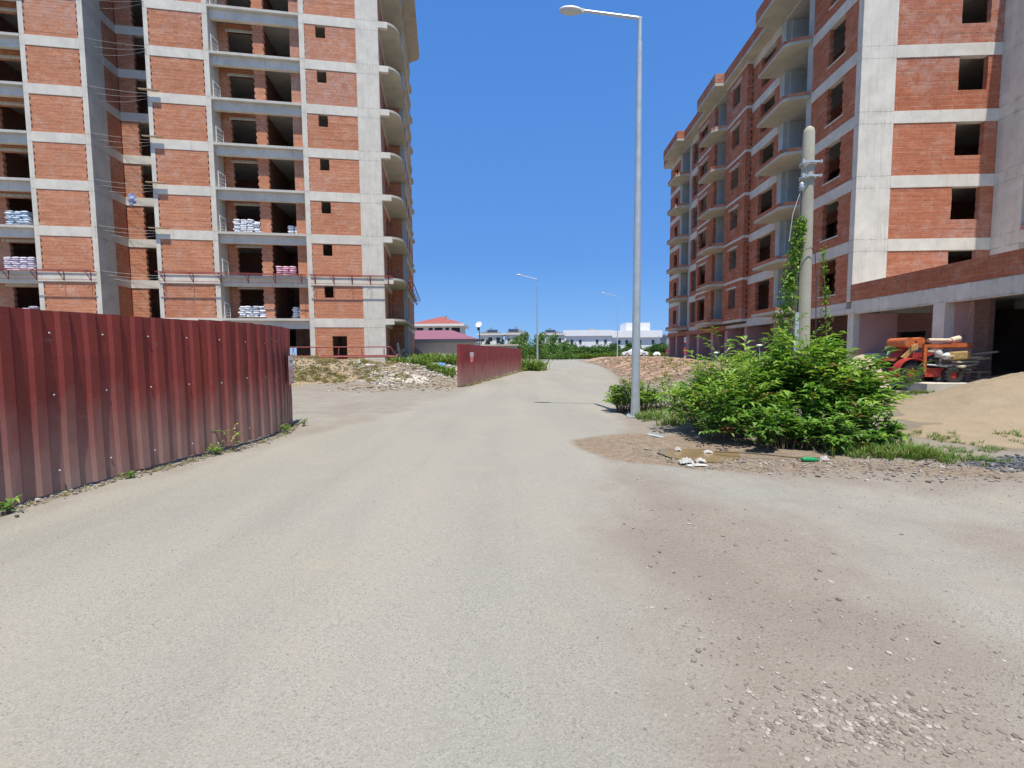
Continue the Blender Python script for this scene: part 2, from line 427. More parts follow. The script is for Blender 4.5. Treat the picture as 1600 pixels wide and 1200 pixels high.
YS = axis([(-40, -4, 6), (-4, .8, .5), (.8, 9.5, .075), (9.5, 16, .13), (16, 32, .28), (32, 70, .8), (70, 140, 2.5), (140, 300, 16), (300, 1500, 150)])
NX, NY = len(XS), len(YS)
H = [[height(x, y) for x in XS] for y in YS]
def ell(x, y, cx, cy, rx, ry, a=0.):
    dx, dy = x - cx, y - cy; u = (dx * cos(a) + dy * sin(a)) / rx; v = (-dx * sin(a) + dy * cos(a)) / ry
    return sqrt(u * u + v * v)
def seg(x, y, ax, ay, bx, by):
    dx, dy = bx - ax, by - ay; t = max(0, min(1, ((x - ax) * dx + (y - ay) * dy) / (dx * dx + dy * dy)))
    return hypot(x - ax - t * dx, y - ay - t * dy)
def masks(x, y):
    rd = rdist(x, y); n = fb(x * .9, y * .9, 2)
    wdt = .75 if y < 6 else .5
    asp = sm(-wdt, wdt, rd + .3 * n + .15 * fb(x * 4, y * 1.6, 6))
    if x > .3 and y < 7.5 and x > lerp_tab(RR, y):     # compacted grey lane over the gravel apron
        g_ = min(seg(x, y, 2.1, 6.2, 3.4, 3.9), seg(x, y, 3.4, 3.9, 3.0, 1.8), seg(x, y, 2.9, 4.6, 7, 4.4) * 1.1)
        asp = max(asp, .8 * sm(1.2, .1, g_ + .35 * n))
    if x < -1 and 8.5 < y < 21: asp = max(asp, .42 + .3 * n + .25 * nz(x * .3, y * 1.6, 8))
    mud = sm(1.25, .85, ell(x, y, 3.0, 7.25, 1.95, 1.25, -.45) + .12 * n)
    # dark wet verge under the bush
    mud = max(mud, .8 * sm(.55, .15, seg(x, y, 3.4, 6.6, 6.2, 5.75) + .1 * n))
    gr = 0.
    gr = max(gr, sm(1.1, .2, ell(x, y, 1.35, 3.1, .5, 1.1, .25) + .3 * n), .9 * sm(1.1, .2, ell(x, y, 2.0, 2.35, 1.0, .5, -.3) + .4 * n), .55 * sm(1.1, .3, ell(x, y, 1.6, 4.6, .35, 1.2, .15) + .4 * n))
    if x < -3 and 9 < y < 22: gr = max(gr, 1.0 * sm(1.1, .1, abs(y - 20.2 - .5 * n) / .8), .5 * sm(.6, .1, abs(y - 12.6 - .05 * x - n) / .9))
    chalk = sm(1.15, .6, ell(x, y, -6.0, 23.6, 2.2, 1.1, .3) + .25 * n) if y > 19 else 0
    if 22 < y < 30 and -9.5 < x < -4: chalk = max(chalk, sm(.9, .3, seg(x, y, -8.6, 25.6, -6.4, 22.8) + .3 * n))
    rub = 0.
    if x > 4 and y > 14:
        rub = sm(.0, 1.6, x - lerp_tab(RR, y) - .3) * sm(19, 26, y) * (1 - sm(80, 95, y))
    sand = 0.
    if x > 6 and y < 22:
        sand = .75 * sm(1.15, .75, ell(x, y, 10.8, 8.0, 4.0, 1.7) + .25 * n)
        sand = max(sand, 0) if y < 12 else 0
        sand = max(sand, sm(1.12, .9, ell(x, y - .22 * (x - 15), 16.4, 11.0, 7.9, 3.85) + .08 * n))
    dark = sm(1.1, .75, ell(x, y, 7.6, 6.15, 1.35, .52, -.05) + .12 * n)  # ellipse of a cast shadow on the ground, painted in as dark tone
    earth = 0.
    if -17 < x < -4 and 20 < y < 32: earth = sm(1.15, .8, ell(x, y, -11.2, 25.2, 5.0, 3.0, .1) + .15 * n)
    return asp, mud, gr, chalk, rub, sand, dark, earth
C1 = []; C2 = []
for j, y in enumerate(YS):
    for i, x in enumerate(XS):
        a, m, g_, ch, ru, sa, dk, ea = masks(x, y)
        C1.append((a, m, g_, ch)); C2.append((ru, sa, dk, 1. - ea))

def groundmat():
    t = NT('ground_surface', .92, .15); o = t.tc.outputs['Object']
    def attr(nm):
        a = t.n.new('ShaderNodeAttribute'); a.attribute_name = nm; s_ = t.n.new('ShaderNodeSeparateColor'); t.link(a.outputs['Color'], s_.inputs[0]); return a, s_
    a1, s1 = attr('maskA'); a2, s2 = attr('maskB')
    nb = t.noise(2.5, 8, .7); nf = t.noise(45, 6, .75); nm = t.noise(9, 6, .7); nl = t.noise(.35, 4, .5)
    def thr(m, width=.28, amp=.5):     # turn a soft mask into a ragged edge
        v = t.math('ADD', m, t.math('MULTIPLY', t.math('SUBTRACT', nb, .5), amp))
        v = t.math('ADD', v, t.math('MULTIPLY', t.math('SUBTRACT', nf, .5), .35))
        return t.ramp(v, .5 - width, .5 + width)
    # dirt / packed gravel
    vs = t.voro(38); vcol = t.n.new('ShaderNodeSeparateColor'); t.link(vs.outputs['Color'], vcol.inputs[0])
    vb = t.voro(14); vcb = t.n.new('ShaderNodeSeparateColor'); t.link(vb.outputs['Color'], vcb.inputs[0])
    dirt = t.mix(t.ramp(nb, .3, .7), (.255, .226, .192), (.315, .286, .245))
    dirt = t.mix(t.ramp(nl, .35, .65, 0, .45), dirt, (.28, .25, .212))
    dirt = t.mix(t.ramp(t.noise(110, 4, .8), .5, .75, 0, .5), dirt, (.12, .1, .085))
    dirt = t.mix(t.ramp(nf, .3, .75, 0, .6), dirt, (.165, .132, .104))
    peb = t.mix(vcol.outputs[0], (.15, .135, .118), (.38, .352, .31))
    dirt = t.mix(t.math('MULTIPLY', t.ramp(vs.outputs['Distance'], .1, .4, .75, 0), t.ramp(vcol.outputs[1], .45, .6)), dirt, peb)
    # asphalt, bleached by dust, with pale aggregate and dark pits
    va = t.voro(130); vac = t.n.new('ShaderNodeSeparateColor'); t.link(va.outputs['Color'], vac.inputs[0])
    va2 = t.voro(60); vac2 = t.n.new('ShaderNodeSeparateColor'); t.link(va2.outputs['Color'], vac2.inputs[0])
    asp = t.mix(t.ramp(nb, .3, .7), (.248, .242, .213), (.282, .275, .243))
    lanes = t.noise(.5, 3, .5, t.map(o, (1.6, .25, 1)))
    asp = t.mix(t.ramp(lanes, .4, .65, 0, .6), asp, (.325, .305, .262))
    lan2 = t.noise(.9, 5, .6, t.map(o, (1.3, .12, 1), (7, 3, 0))); asp = t.mix(t.ramp(lan2, .5, .68, 0, .45), asp, (.215, .205, .18))
    asp = t.mix(t.ramp(nl, .4, .65, 0, .4), asp, (.32, .295, .245))
    asp = t.mix(t.math('MULTIPLY', t.ramp(vac.outputs[0], .5, .9), .22), asp, (.50, .475, .42))
    asp = t.mix(t.math('MULTIPLY', t.math('MULTIPLY', t.ramp(vac.outputs[1], .78, .9), t.ramp(nb, .35, .65, .2, 1)), .6), asp, (.13, .125, .115))
    pit = t.math('MULTIPLY', t.ramp(va2.outputs['Distance'], .12, .3, 1, 0), t.math('MULTIPLY', t.ramp(vac2.outputs[2], .66, .74), t.ramp(t.noise(.8, 5, .6), .42, .6)))
    asp = t.mix(t.math('MULTIPLY', pit, .9), asp, (.08, .076, .07))
    asp = t.mix(t.ramp(nf, .4, .8, 0, .25), asp, (.24, .225, .2))
    asp = t.mix(t.math('MULTIPLY', t.ramp(t.noise(1.1, 6, .7), .56, .7), .45), asp, (.35, .30, .235))  # dust drifts
    m_asp = thr(s1.outputs[0], .42, 1.0)
    col = t.mix(m_asp, dirt, asp)
    # trodden darker soil
    col = t.mix(t.math('MULTIPLY', t.math('MULTIPLY', thr(s1.outputs[2], .35), t.ramp(nm, .3, .6, .35, 1)), .6), col, t.mix(t.ramp(nm, .3, .7), (.18, .152, .127), (.24, .209, .178)))
    # mud
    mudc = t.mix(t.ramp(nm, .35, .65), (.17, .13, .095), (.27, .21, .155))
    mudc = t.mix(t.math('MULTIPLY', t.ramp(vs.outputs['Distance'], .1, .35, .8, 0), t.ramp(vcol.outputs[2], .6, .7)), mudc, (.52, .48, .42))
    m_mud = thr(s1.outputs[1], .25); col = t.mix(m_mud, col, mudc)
    # chalk spill
    col = t.mix(t.math('MULTIPLY', thr(a1.outputs['Alpha'], .3), .8), col, t.mix(t.ramp(nm, .3, .7), (.62, .60, .56), (.44, .40, .35)))
    # brick rubble lot
    rc = t.mix(t.ramp(nm, .3, .7), (.32, .195, .13), (.37, .285, .2))
    rc = t.mix(t.math('MULTIPLY', t.ramp(vcb.outputs[1], .6, .75), .7), rc, (.40, .17, .10))
    rc = t.mix(t.math('MULTIPLY', t.ramp(vcb.outputs[2], .75, .85), .8), rc, (.48, .45, .40))
    col = t.mix(thr(s2.outputs[0], .3), col, rc)
    ec = t.mix(t.ramp(nm, .3, .7), (.25, .19, .12), (.36, .29, .19)); a2a = t.math('SUBTRACT', 1., a2.outputs['Alpha'])
    col = t.mix(thr(a2a, .3), col, ec)
    # sand
    sc = t.mix(t.ramp(nb, .3, .7), (.28, .222, .150), (.335, .268, .183))
    sc = t.mix(t.ramp(t.noise(1.1, 6, .7), .5, .7, 0, .5), sc, (.27, .22, .165))
    sc = t.mix(t.ramp(nf, .35, .75, 0, .25), sc, (.27, .215, .155))
    m_s = thr(s2.outputs[1], .12, .25); col = t.mix(m_s, col, sc)
    # cast shadow painted into the ground colour as a patch of dark chips
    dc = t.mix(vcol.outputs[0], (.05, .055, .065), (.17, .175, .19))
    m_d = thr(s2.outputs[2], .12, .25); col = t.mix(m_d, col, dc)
    t.base(col)
    h = t.math('ADD', t.math('MULTIPLY', nf, .5), t.math('MULTIPLY', t.ramp(vs.outputs['Distance'], 0, .45, 1, 0), t.math('SUBTRACT', 1.1, m_asp)))
    h = t.math('ADD', h, t.math('MULTIPLY', va.outputs['Distance'], .4))
    h = t.math('SUBTRACT', h, pit)
    sb = t.math('MULTIPLY', t.math('ADD', t.noise(3.2, 5, .7), t.math('MULTIPLY', t.ramp(t.voro(1.7).outputs['Distance'], .08, .3), .5)), 9.)
    h = t.math('ADD', h, t.math('MULTIPLY', sb, m_s))
    t.bump(h, .6, .011)
    return t.m
M['ground'] = groundmat()

def gridmesh(name, cells, dz, mat, label):
    idx = {}; vs = []; fs = []; c1 = []; c2 = []
    for (j, i) in cells:
        q = []
        for (jj, ii) in ((j, i), (j, i + 1), (j + 1, i + 1), (j + 1, i)):
            k = jj * NX + ii
            if k not in idx:
                idx[k] = len(vs); vs.append((XS[ii], YS[jj], H[jj][ii] + (max(.0003, dz * sm(-.22, .15, rdist(XS[ii], YS[jj]))) if dz else 0))); c1.append(C1[k]); c2.append(C2[k])
            q.append(idx[k])
        fs.append(q)
    me = bpy.data.meshes.new(name); me.from_pydata(vs, [], fs)
    for nm, cc in (('maskA', c1), ('maskB', c2)):
        at = me.color_attributes.new(nm, 'FLOAT_COLOR', 'POINT')
        at.data.foreach_set('color', [v for c in cc for v in c])
    me.materials.append(mat); me.polygons.foreach_set('use_smooth', [True] * len(fs)); me.update()
    o = bpy.data.objects.new(name, me); COL.objects.link(o); tag(o, label, kind='structure'); return o
allc = [(j, i) for j in range(NY - 1) for i in range(NX - 1)]
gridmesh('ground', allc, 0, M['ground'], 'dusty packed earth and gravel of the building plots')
roadc = [(j, i) for (j, i) in allc if YS[j] < 112 and rdist((XS[i] + XS[i + 1]) / 2, (YS[j] + YS[j + 1]) / 2) > -.25]
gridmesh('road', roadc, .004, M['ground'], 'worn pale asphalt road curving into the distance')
def G(x, y): return height(x, y)

# ================================================================== LEFT TOWER
A_L = math.atan(.157)
TL = empty('tower_block', (-8.9, 31.4, 0), A_L, 'tall unfinished brick tower with rounded corner balconies, left of the road', 'apartment building')
def LW(x, y, z):       # tower local -> world
    return Vector((-8.9 + x * cos(A_L) - y * sin(A_L), 31.4 + x * sin(A_L) + y * cos(A_L), z))

def brick(mb, ax, a0, a1, z0, z1, d0, d1, holes=(), tooth=(0, 0), jamb=1):
    """courses of hollow brick; ax 'x' runs along x with depth y d0..d1, ax 'y' runs along y with depth x"""
    n = max(1, round((z1 - z0) / .2)); h = (z1 - z0) / n
    uo = random.uniform(0, 9); vo = random.randrange(0, 40) * .2
    for k in range(n):
        za, zb = z0 + k * h, z0 + (k + 1) * h
        zc = (za + zb) / 2
        sp = [(a0, a1)]
        for (p, q, r, s_) in holes:
            if r < zc < s_:
                new = []
                for (u, v) in sp:
                    if q <= u or p >= v: new.append((u, v)); continue
                    e = .05 if (k % 2 and jamb) else 0
                    if p > u: new.append((u, p - e + random.uniform(-.01, .01)))
                    if q < v: new.append((q + e + random.uniform(-.01, .01), v))
                sp = new
        for (u, v) in sp:
            uu = u + (tooth[0] if (k % 2 and u == a0) else 0); vv = v - (tooth[1] if (k % 2 and v == a1) else 0)
            j = random.uniform(-.003, .003)
            f = lambda P, za=za, k=k: ((P[0] + P[1]) + uo + .15 * 0, vo + (k + (1 if P[2] > za + 1e-5 else 0)) * .2)
            if ax == 'x': mb.box(uu, vv, d0 + j, d1, za, zb, f)
            else: mb.box(d0 + j, d1, uu, vv, za, zb, f)

def one(b, name, mt, parent):
    m = MB(); m.box(*b); return m.build(name, M[mt], parent, bevel=.008)
ZF = [4.05 + 2.81 * k for k in range(10)]
BH = .6
cols = [(-27.6, -27.2, .5), (-20.74, -20.47, .4), (-17.6, -17.3, 1.56), (-14.0, -13.75, .3), (-10.65, -10.34, 1.32), (-4.9, -4.57, .35), (-1.35, .1, .35)]
for (a, b, d) in cols:
    m = MB(); m.box(a, b, 0, d, .2, 29.3); m.build('column', M['concL'], TL, bevel=.012)
m = MB(); m.box(.98, 1.3, 5.0, 5.5, .2, 29.3); m.build('column', M['concT'], TL)
for yy in (7.3, 10.4):
    m = MB(); m.box(1.05, 1.31, yy, yy + .25, .2, 29.3); m.build('column', M['concL'], TL)
beams = [(-27.2, -20.74, 1), (-20.47, -17.6, 0), (-13.75, -10.65, 0), (-10.34, -4.9, 1), (-4.57, -1.35, 0)]
def arc(cx, cy, rx, ry, a0, a1, n=10): return [(cx + rx * cos(rad(a0 + (a1 - a0) * i / n)), cy + ry * sin(rad(a0 + (a1 - a0) * i / n))) for i in range(n + 1)]
for k, z in enumerate(ZF):
    m = MB()
    for (a, b, lg) in beams:
        one((a, b, .24, .50, z - .68, z - .15) if lg else (a, b, -.004, .26, z - BH, z), 'beam', 'beam', TL)
    m.box(-17.3, -14.0, 2.86, 3.12, z - .55, z)
    m.box(-17.56, -17.297, 1.56, 2.862, z - .55, z)
    m.build('beam', M['beam'], TL)
    one((.1, .72, -.03, .22, z - .40, z - .005), 'beam', 'beam', TL)                    # stub beyond the corner
    if k < 9: one((1.02, 1.303, 5.5, 14.2, z - .5, z), 'beam', 'beam', TL)
    m = MB(); m.box(-.2, .104, .35, 5.0, z - .5, z - .16); m.build('beam', M['beam'], TL)
    s = MB()
    s.box(-27.2, -17.6, .3, 13, z - .15, z - .004); s.box(-17.6, -13.8, 3.12, 13, z - .15, z - .004); s.box(-13.8, -.0, .36, 13, z - .15, z - .004)
    s.box(-27.2, -20.74, -.02, .3, z - .15, z); s.box(-10.34, -4.9, -.02, .36, z - .15, z)
    s.build('floor_slab', M['slab'], TL)
    if k < 9:
        b = MB()
        b.prism([(.1, .0), (.62, -.0)] + arc(.62, 1.15, .82, 1.15, -88, 0, 10) + [(1.47, 3.0), (1.5, 5.0), (.1, 5.0)], z - .15 + .002, z + .002)
        b.prism([(1.04, 5.0), (1.5, 5.0), (1.52, 8)] + arc(1.2, 9.5, .42, 1.4, -10, 80, 5) + [(1.04, 11.2)], z - .15 + .002, z + .002)
        b.prism([(1.04, 11.2), (1.3, 11.45)] + arc(1.35, 12.4, .24, .8, -75, 90, 8) + [(1.04, 13.5)], z - .15 + .002, z + .002)
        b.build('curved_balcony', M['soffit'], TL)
# brick infill
for k in range(-1, 9):
    z0 = ZF[k] if k >= 0 else .3
    z1 = ZF[k + 1] - BH
    if k >= 0:
        m = MB(); brick(m, 'x', -20.47, -17.6, z0, z1, .02, .22, (), (.07, .07)); m.build('brick_panel', M['brickL'], TL)
        m = MB(); brick(m, 'x', -13.75, -10.65, z0, z1, .02, .22, (), (.07, .07)); m.build('brick_panel', M['brickL'], TL)
        m = MB(); brick(m, 'x', -4.57, -1.35, z0, z1, .02, .22, [(-3.87, -3.27, z1 - .8, z1 + .1)], (.03, .0), 0); m.build('brick_panel', M['brickL'], TL)
    else:
        m = MB(); brick(m, 'x', -20.47, -17.6, z0, z1, .02, .22, (), (.07, .07)); brick(m, 'x', -13.75, -10.65, z0, z1, .02, .22); m.build('brick_panel', M['brickL'], TL)
        m = MB(); brick(m, 'x', -4.57, -1.35, z0, z1, .02, .22, [(-3.45, -2.5, 1.2, z1 - .55)], (0, 0), 0); m.build('brick_panel', M['brickL'], TL)
    # recess: brick return and inner wall with tall opening
    m = MB(); brick(m, 'y', 1.56, 2.86, z0, ZF[k + 1] - .55, -17.52, -17.32); m.build('brick_return', M['brickL'], TL)
    m = MB(); brick(m, 'x', -17.3, -16.25, z0, ZF[k + 1] - .55, 2.9, 3.1, (), (0, .05)); m.build('recess_wall', M['brickL'], TL)
    # loggia back walls
    if k >= 0:
        m = MB()
        brick(m, 'x', -10.34, -9.72, z0, z1 + .42, 1.35, 1.55, (), (0, .05)); brick(m, 'x', -9.72, -7.9, z1 - .12, z1 + .42, 1.35, 1.55)
        wv = m.build('loggia_wall', M['brickL'], TL)
        p = MB(); brick(p, 'x', -7.92, -7.22, z0, z1 - .08, .50, .72, (), (.05, .05)); p.build('brick_pier', M['brickL'], TL)
        p = MB(); brick(p, 'x', -5.62, -4.9, z0, z1 - .08, .50, .72, (), (.0, .0)); p.build('brick_pier', M['brickL'], TL)
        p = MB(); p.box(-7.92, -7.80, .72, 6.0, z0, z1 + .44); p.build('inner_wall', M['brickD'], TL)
        l = MB(); l.box(-9.85, -8.1, 1.325, 1.5, z1 - .12, z1 + .06); l.build('lintel', M['concL'], wv)
        m = MB()
        brick(m, 'x', -27.2, -20.74, z0, z1 + .42, 1.35, 1.55, [(-23.15, -21.0, z0 - .1, z1 - .15), (-26.6, -24.6, z0 - .1, z1 + .5)])
        wv = m.build('loggia_wall', M['brickL'], TL)
        l = MB(); l.box(-23.6, -20.9, 1.325, 1.5, z1 - .15, z1 + .04); l.build('lintel', M['concL'], wv)
    # road side: set-back wall, step-out wall with window strip
    m = MB(); brick(m, 'y', .35, 5.0, z0, ZF[k + 1] - .5, -.12, .08, [(2.3, 3.9, z0 - .1, z1 + .0)] if k >= 0 else [(2.6, 4.3, z0 + .2, z1)]); m.build('side_wall', M['brickL'], TL)
    m = MB(); brick(m, 'x', .1, .98, z0, ZF[k + 1] - .16, 5.02, 5.2); m.build('side_wall', M['brickL'], TL)
    m = MB(); brick(m, 'y', 5.5, 7.3, z0, ZF[k + 1] - .5, 1.07, 1.27, [(5.9, 6.7, z0 + .4, z1)] if k >= 0 else ()); brick(m, 'y', 7.55, 10.4, z0, ZF[k + 1] - .5, 1.07, 1.27, [(8.6, 9.4, z0 + .7, z1)] if k > 0 else ()); brick(m, 'y', 10.65, 14.2, z0, ZF[k + 1] - .5, 1.07, 1.27)
    m.build('side_wall', M['brickL'], TL)
m = MB()
m.box(-27.2, -10.6, 6.0, 6.15, .2, 29.1); m.box(-10.6, .0, 6.0, 6.15, 4.05, 29.1); m.box(-7.6, .0, 6.02, 6.13, .2, 4.05); m.box(-27.3, 1.05, 14.0, 14.2, 4.05, 29.1)
m.box(-27.35, -27.2, .5, 14, .2, 29.1)
for x in (-24, -14.4, -7.7, -3.2): m.box(x, x + .12, 1.6, 6, 4.05, 29.1)
m.build('inner_wall', M['brickD'], TL)
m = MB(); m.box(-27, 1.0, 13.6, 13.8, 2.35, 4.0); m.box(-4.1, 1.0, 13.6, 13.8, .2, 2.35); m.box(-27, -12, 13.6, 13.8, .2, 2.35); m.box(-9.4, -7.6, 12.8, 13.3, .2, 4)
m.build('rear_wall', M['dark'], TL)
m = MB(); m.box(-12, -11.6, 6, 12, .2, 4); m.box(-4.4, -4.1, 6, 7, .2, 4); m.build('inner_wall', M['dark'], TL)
r = MB()
poly = [(-27.8, -.9), (1.3, -.9)] + arc(1.3, .2, 1.0, 1.1, -85, 0, 8) + [(2.3, 3), (2.36, 12.2)] + arc(1.6, 12.2, .76, .95, 0, 88, 8) + [(.5, 14.6), (-27.8, 14.6)]
r.prism(poly, 29.36, 29.62); r.build('roof_slab', M['soffit'], TL)

# white guard frames in the loggias
def frame_piece():
    root = empty('guard_frame', (0, 0, 0))
    m = MB()
    m.box(-.02, .02, -.02, .02, 0, 1.05); m.build('post', M['white'], root)
    m = MB(); m.box(-.02, .02, .56, .60, 0, .85); m.build('post', M['white'], root)
    m = MB(); m.obox((0, .30, 1.0), (.02, 0, 0), (0, .31, -.06), (0, 0, .022)); m.build('top_rail', M['white'], root)
    m = MB()
    for zz in (.2, .4, .62): m.box(-.012, .012, .02, .56, zz, zz + .025)
    m.build('rungs', M['white'], root)
    return root
fp = frame_piece(); reg(fp)
ordn = ['lowest', 'second', 'third', 'fourth', 'fifth', 'sixth', 'seventh', 'eighth', 'top']
for k in range(0, 8):
    o = fp if k == 0 else copy_tree(fp)
    o.location = LW(-10.2 + random.uniform(-.03, .03), .12, ZF[k]); o.rotation_euler = (0, 0, A_L + random.uniform(-.1, .1) - .25)
    tag(o, 'white guard frame at the left end of the %s loggia floor above the maroon fence' % ordn[k], 'guard frame', 'white guard frames in the tower loggias')

# sacks
def sack_mesh(seed):
    rr = random.Random(seed); m = MB(); n = 10; k = 6
    L, W, T = .34, .22, .075
    vs = []
    for i in range(n + 1):
        u = -1 + 2 * i / n
        for j in range(12):
            a = 2 * pi * j / 12
            e = (1 - abs(u) ** 4) ** .5 if abs(u) < 1 else 0
            x = u * L; y = cos(a) * W * (.75 + .25 * e) * (1 if e > 0 else .9); z = sin(a) * T * max(e, .12)
            y = abs(cos(a)) ** .6 * (1 if cos(a) > 0 else -1) * W * (.85 + .15 * e)
            vs.append((x, y + rr.uniform(-.008, .008), z + rr.uniform(-.01, .01)))
    m.v = vs
    for i in range(n):
        for j in range(12):
            j2 = (j + 1) % 12; m.f.append((i * 12 + j, (i + 1) * 12 + j, (i + 1) * 12 + j2, i * 12 + j2)); m.uv.append([(0, 0)] * 4)
    m.f.append(tuple(range(12))); m.uv.append([(0, 0)] * 12); m.f.append(tuple(range(n * 12, n * 12 + 12))[::-1]); m.uv.append([(0, 0)] * 12)
    return m
def sack_proto(mat):
    o = sack_mesh(random.random()).build('sack', mat, None, True); me = o.data
    bpy.data.objects.remove(o); return me
SK = {k: [sack_proto(M[k]) for _ in range(3)] for k in ('sackW', 'sackB', 'sackP', 'sackL')}
def stack(lx, ly, z, nx, ny, nz_, mk, label, messy=.03, top=True):
    root = empty('sack_stack', LW(lx, ly, z), A_L, label, 'sack stack', 'stacks of building sacks in the tower')
    m = MB()
    for px in (-nx * .2 + .06, 0, nx * .2 - .06): m.box(px - .05, px + .05, -ny * .33, ny * .33, 0, .08)
    for i in range(5): yy = -ny * .3 + i * ny * .15; m.box(-nx * .23, nx * .23, yy - .045, yy + .045, .08, .1)
    m.build('pallet', M['wood'], root)
    for k in range(nz_):
        for i in range(nx):
            for j in range(ny):
                if k == nz_ - 1 and top and random.random() < .3: continue
                o = bpy.data.objects.new('sack', random.choice(SK[mk])); COL.objects.link(o); o.parent = root
                alt = k % 2
                o.location = ((i - (nx - 1) / 2) * .42 + random.uniform(-messy, messy), (j - (ny - 1) / 2) * .62 + random.uniform(-messy, messy), .17 + k * .125)
                o.rotation_euler = (random.uniform(-.06, .06), random.uniform(-.06, .06), pi / 2 + random.uniform(-.12, .12) * (1 + messy * 10))
                o.scale = (.9, .95, 1)
    return root
stack(-8.75, .75, ZF[2], 4, 1, 7, 'sackW', 'large messy stack of white sacks in the wide opening, third loggia floor from the fence', .05)
stack(-5.85, 1.0, ZF[2], 2, 1, 5, 'sackW', 'low grey-white sack stack in the doorway beside the large third-floor stack', .04)
stack(-6.4, .62, ZF[1], 3, 1, 5, 'sackP', 'stack of pink and white printed sacks in the second-floor doorway', .02, False)
stack(-8.65, .75, ZF[0], 4, 1, 6, 'sackW', 'wide stack of white sacks in the lowest loggia just above the fence', .05)
stack(-5.85, 1.2, ZF[0], 2, 1, 6, 'sackW', 'narrow stack of white sacks in the doorway of the lowest loggia', .03)
stack(-21.95, .75, ZF[2], 3, 1, 7, 'sackB', 'blue-white sack stack in the left-edge loggia, highest of three', .05)
stack(-22.05, .75, ZF[1], 4, 1, 7, 'sackL', 'neat lilac-white sack stack in the left-edge loggia, middle of three', .02, False)
stack(-22.15, .75, ZF[0], 4, 1, 5, 'sackL', 'low lilac sack stack in the left-edge loggia, just over the maroon fence', .05)
stack(-14.7, 3.4, ZF[0], 2, 1, 3, 'sackW', 'small white sack stack in the tall opening of the recess', .03)

# red catch-platform frames on the facade
def rail(lx0, lx1, label, n):
    root = empty('bracket_frame', LW((lx0 + lx1) / 2, 0, 6.9), A_L, label, 'bracket frame', 'red steel bracket frames across the tower')
    hw = (lx1 - lx0) / 2
    m = MB()
    for (y, z) in ((-.06, .02), (-.5, .02), (-.06, -.5)): m.box(-hw, hw, y - .02, y + .02, z - (.02 if z > 0 else .01), z + (.02 if z > 0 else .01))
    m.build('rail', M['redsteel'], root)
    for i in range(n):
        x = -hw + .3 + (2 * hw - .6) * i / max(1, n - 1)
        b = MB(); b.tube([(x, -.06, -.55), (x, -.5, .02)], .02, 6); b.tube([(x, -.05, .02), (x, -.05, -.55)], .02, 6); b.tube([(x, -.5, .02), (x, -.06, .02)], .02, 6)
        b.tube([(x, -.06, -.5), (x - .25, -.3, .02)], .012, 6)
        b.build('bracket', M['redsteel'], root)
    return root
rail(-27, -17.5, 'red bracket frame across the left part of the tower, over the two left bays', 7)
rail(-13.9, -4.95, 'red bracket frame across the middle of the tower, over the loggia', 6)
rail(-4.7, .7, 'red bracket frame across the right brick panels up to the tower corner', 5)
sr = empty('bracket_frame', LW(1.6, 7, 6.9), A_L, 'red and blue-grey bracket frame wrapping the road side of the tower', 'bracket frame', 'red steel bracket frames across the tower')
m = MB()
for (dx, z) in ((0, 0), (.35, -.05), (.0, -.5)): m.box(dx - .025, dx + .025, -6, 6.2, z - .02, z + .02)
m.build('rail', M['redsteel'], sr)
for i in range(7):
    y = -5.8 + i * 1.95; b = MB(); b.tube([(0, y, -.5), (.35, y, -.05)], .02, 6); b.tube([(0, y, 0), (.35, y, -.05)], .02, 6); b.tube([(0, y, 0), (0, y, -.5)], .02, 6); b.build('bracket', M['redsteel'], sr)

# wires strung across the recess
for k in range(0, 9):
    for q in range(3):
        z = ZF[k] + (.05, -.12, -.3)[q]
        a = LW(-17.28, .12 + .5 * q, z + .1); b = LW(-13.9, -.05, z - .18 + .03 * q)
        mid = (a + b) / 2 - Vector((0, 0, .05 + .05 * q))
        m = MB(); m.tube([a, (a + mid) / 2 - Vector((0, 0, .02)), mid, (mid + b) / 2 - Vector((0, 0, .02)), b], .009, 4)
        o = m.build('wire', M['wireg'])
        tag(o, 'thin grey %s wire sagging across the tower recess at the %s floor' % (('upper', 'middle', 'lower')[q], ordn[k]), 'wire', 'wires strung across the tower recess')
# planks jutting from slab edges
for (x, z, lb) in ((-13.8, ZF[5], 'short plank jutting over the beam right of the recess, upper one'), (-13.75, ZF[4], 'short plank jutting right of the recess below the upper one'), (-13.7, ZF[3], 'short plank by the recess, just above the hanging blue bag'), (-13.7, ZF[2], 'short plank by the recess, lowest of the row'), (-20.9, ZF[7] - .05, 'short plank jutting from the beam near the left photo edge')):
    m = MB(); m.obox((0, 0, 0), (.55, 0, 0), (0, .09, 0), (0, 0, .025)); o = m.build('plank', M['wood'])
    o.location = LW(x, -.2, z + .03); o.rotation_euler = (.05, 0, A_L)
    tag(o, lb, 'plank', 'planks jutting from the tower')
# hanging bag
m = MB(); m.lathe([(0, .42), (.14, .36), (.26, .2), (.3, 0), (.22, -.2), (.1, -.36), (0, -.42)], 12)
m.v = [(x * (.75 + .5 * nz(z * 7, y * 3, 2)) + .22 * nz(x * 6, y * 6, z * 6), y * .5 + .1 * nz(x * 9, z * 9, 3), z + .22 * nz(z * 7, x * 7, 9) - .12 * (abs(x) > .2)) for (x, y, z) in m.v]
o = m.build('hanging_bag', M['bagblue'], None, False); o.location = LW(-15.75, .9, 11.75)
tag(o, 'crumpled blue and white bag hanging on wires in the tower recess', 'bag')

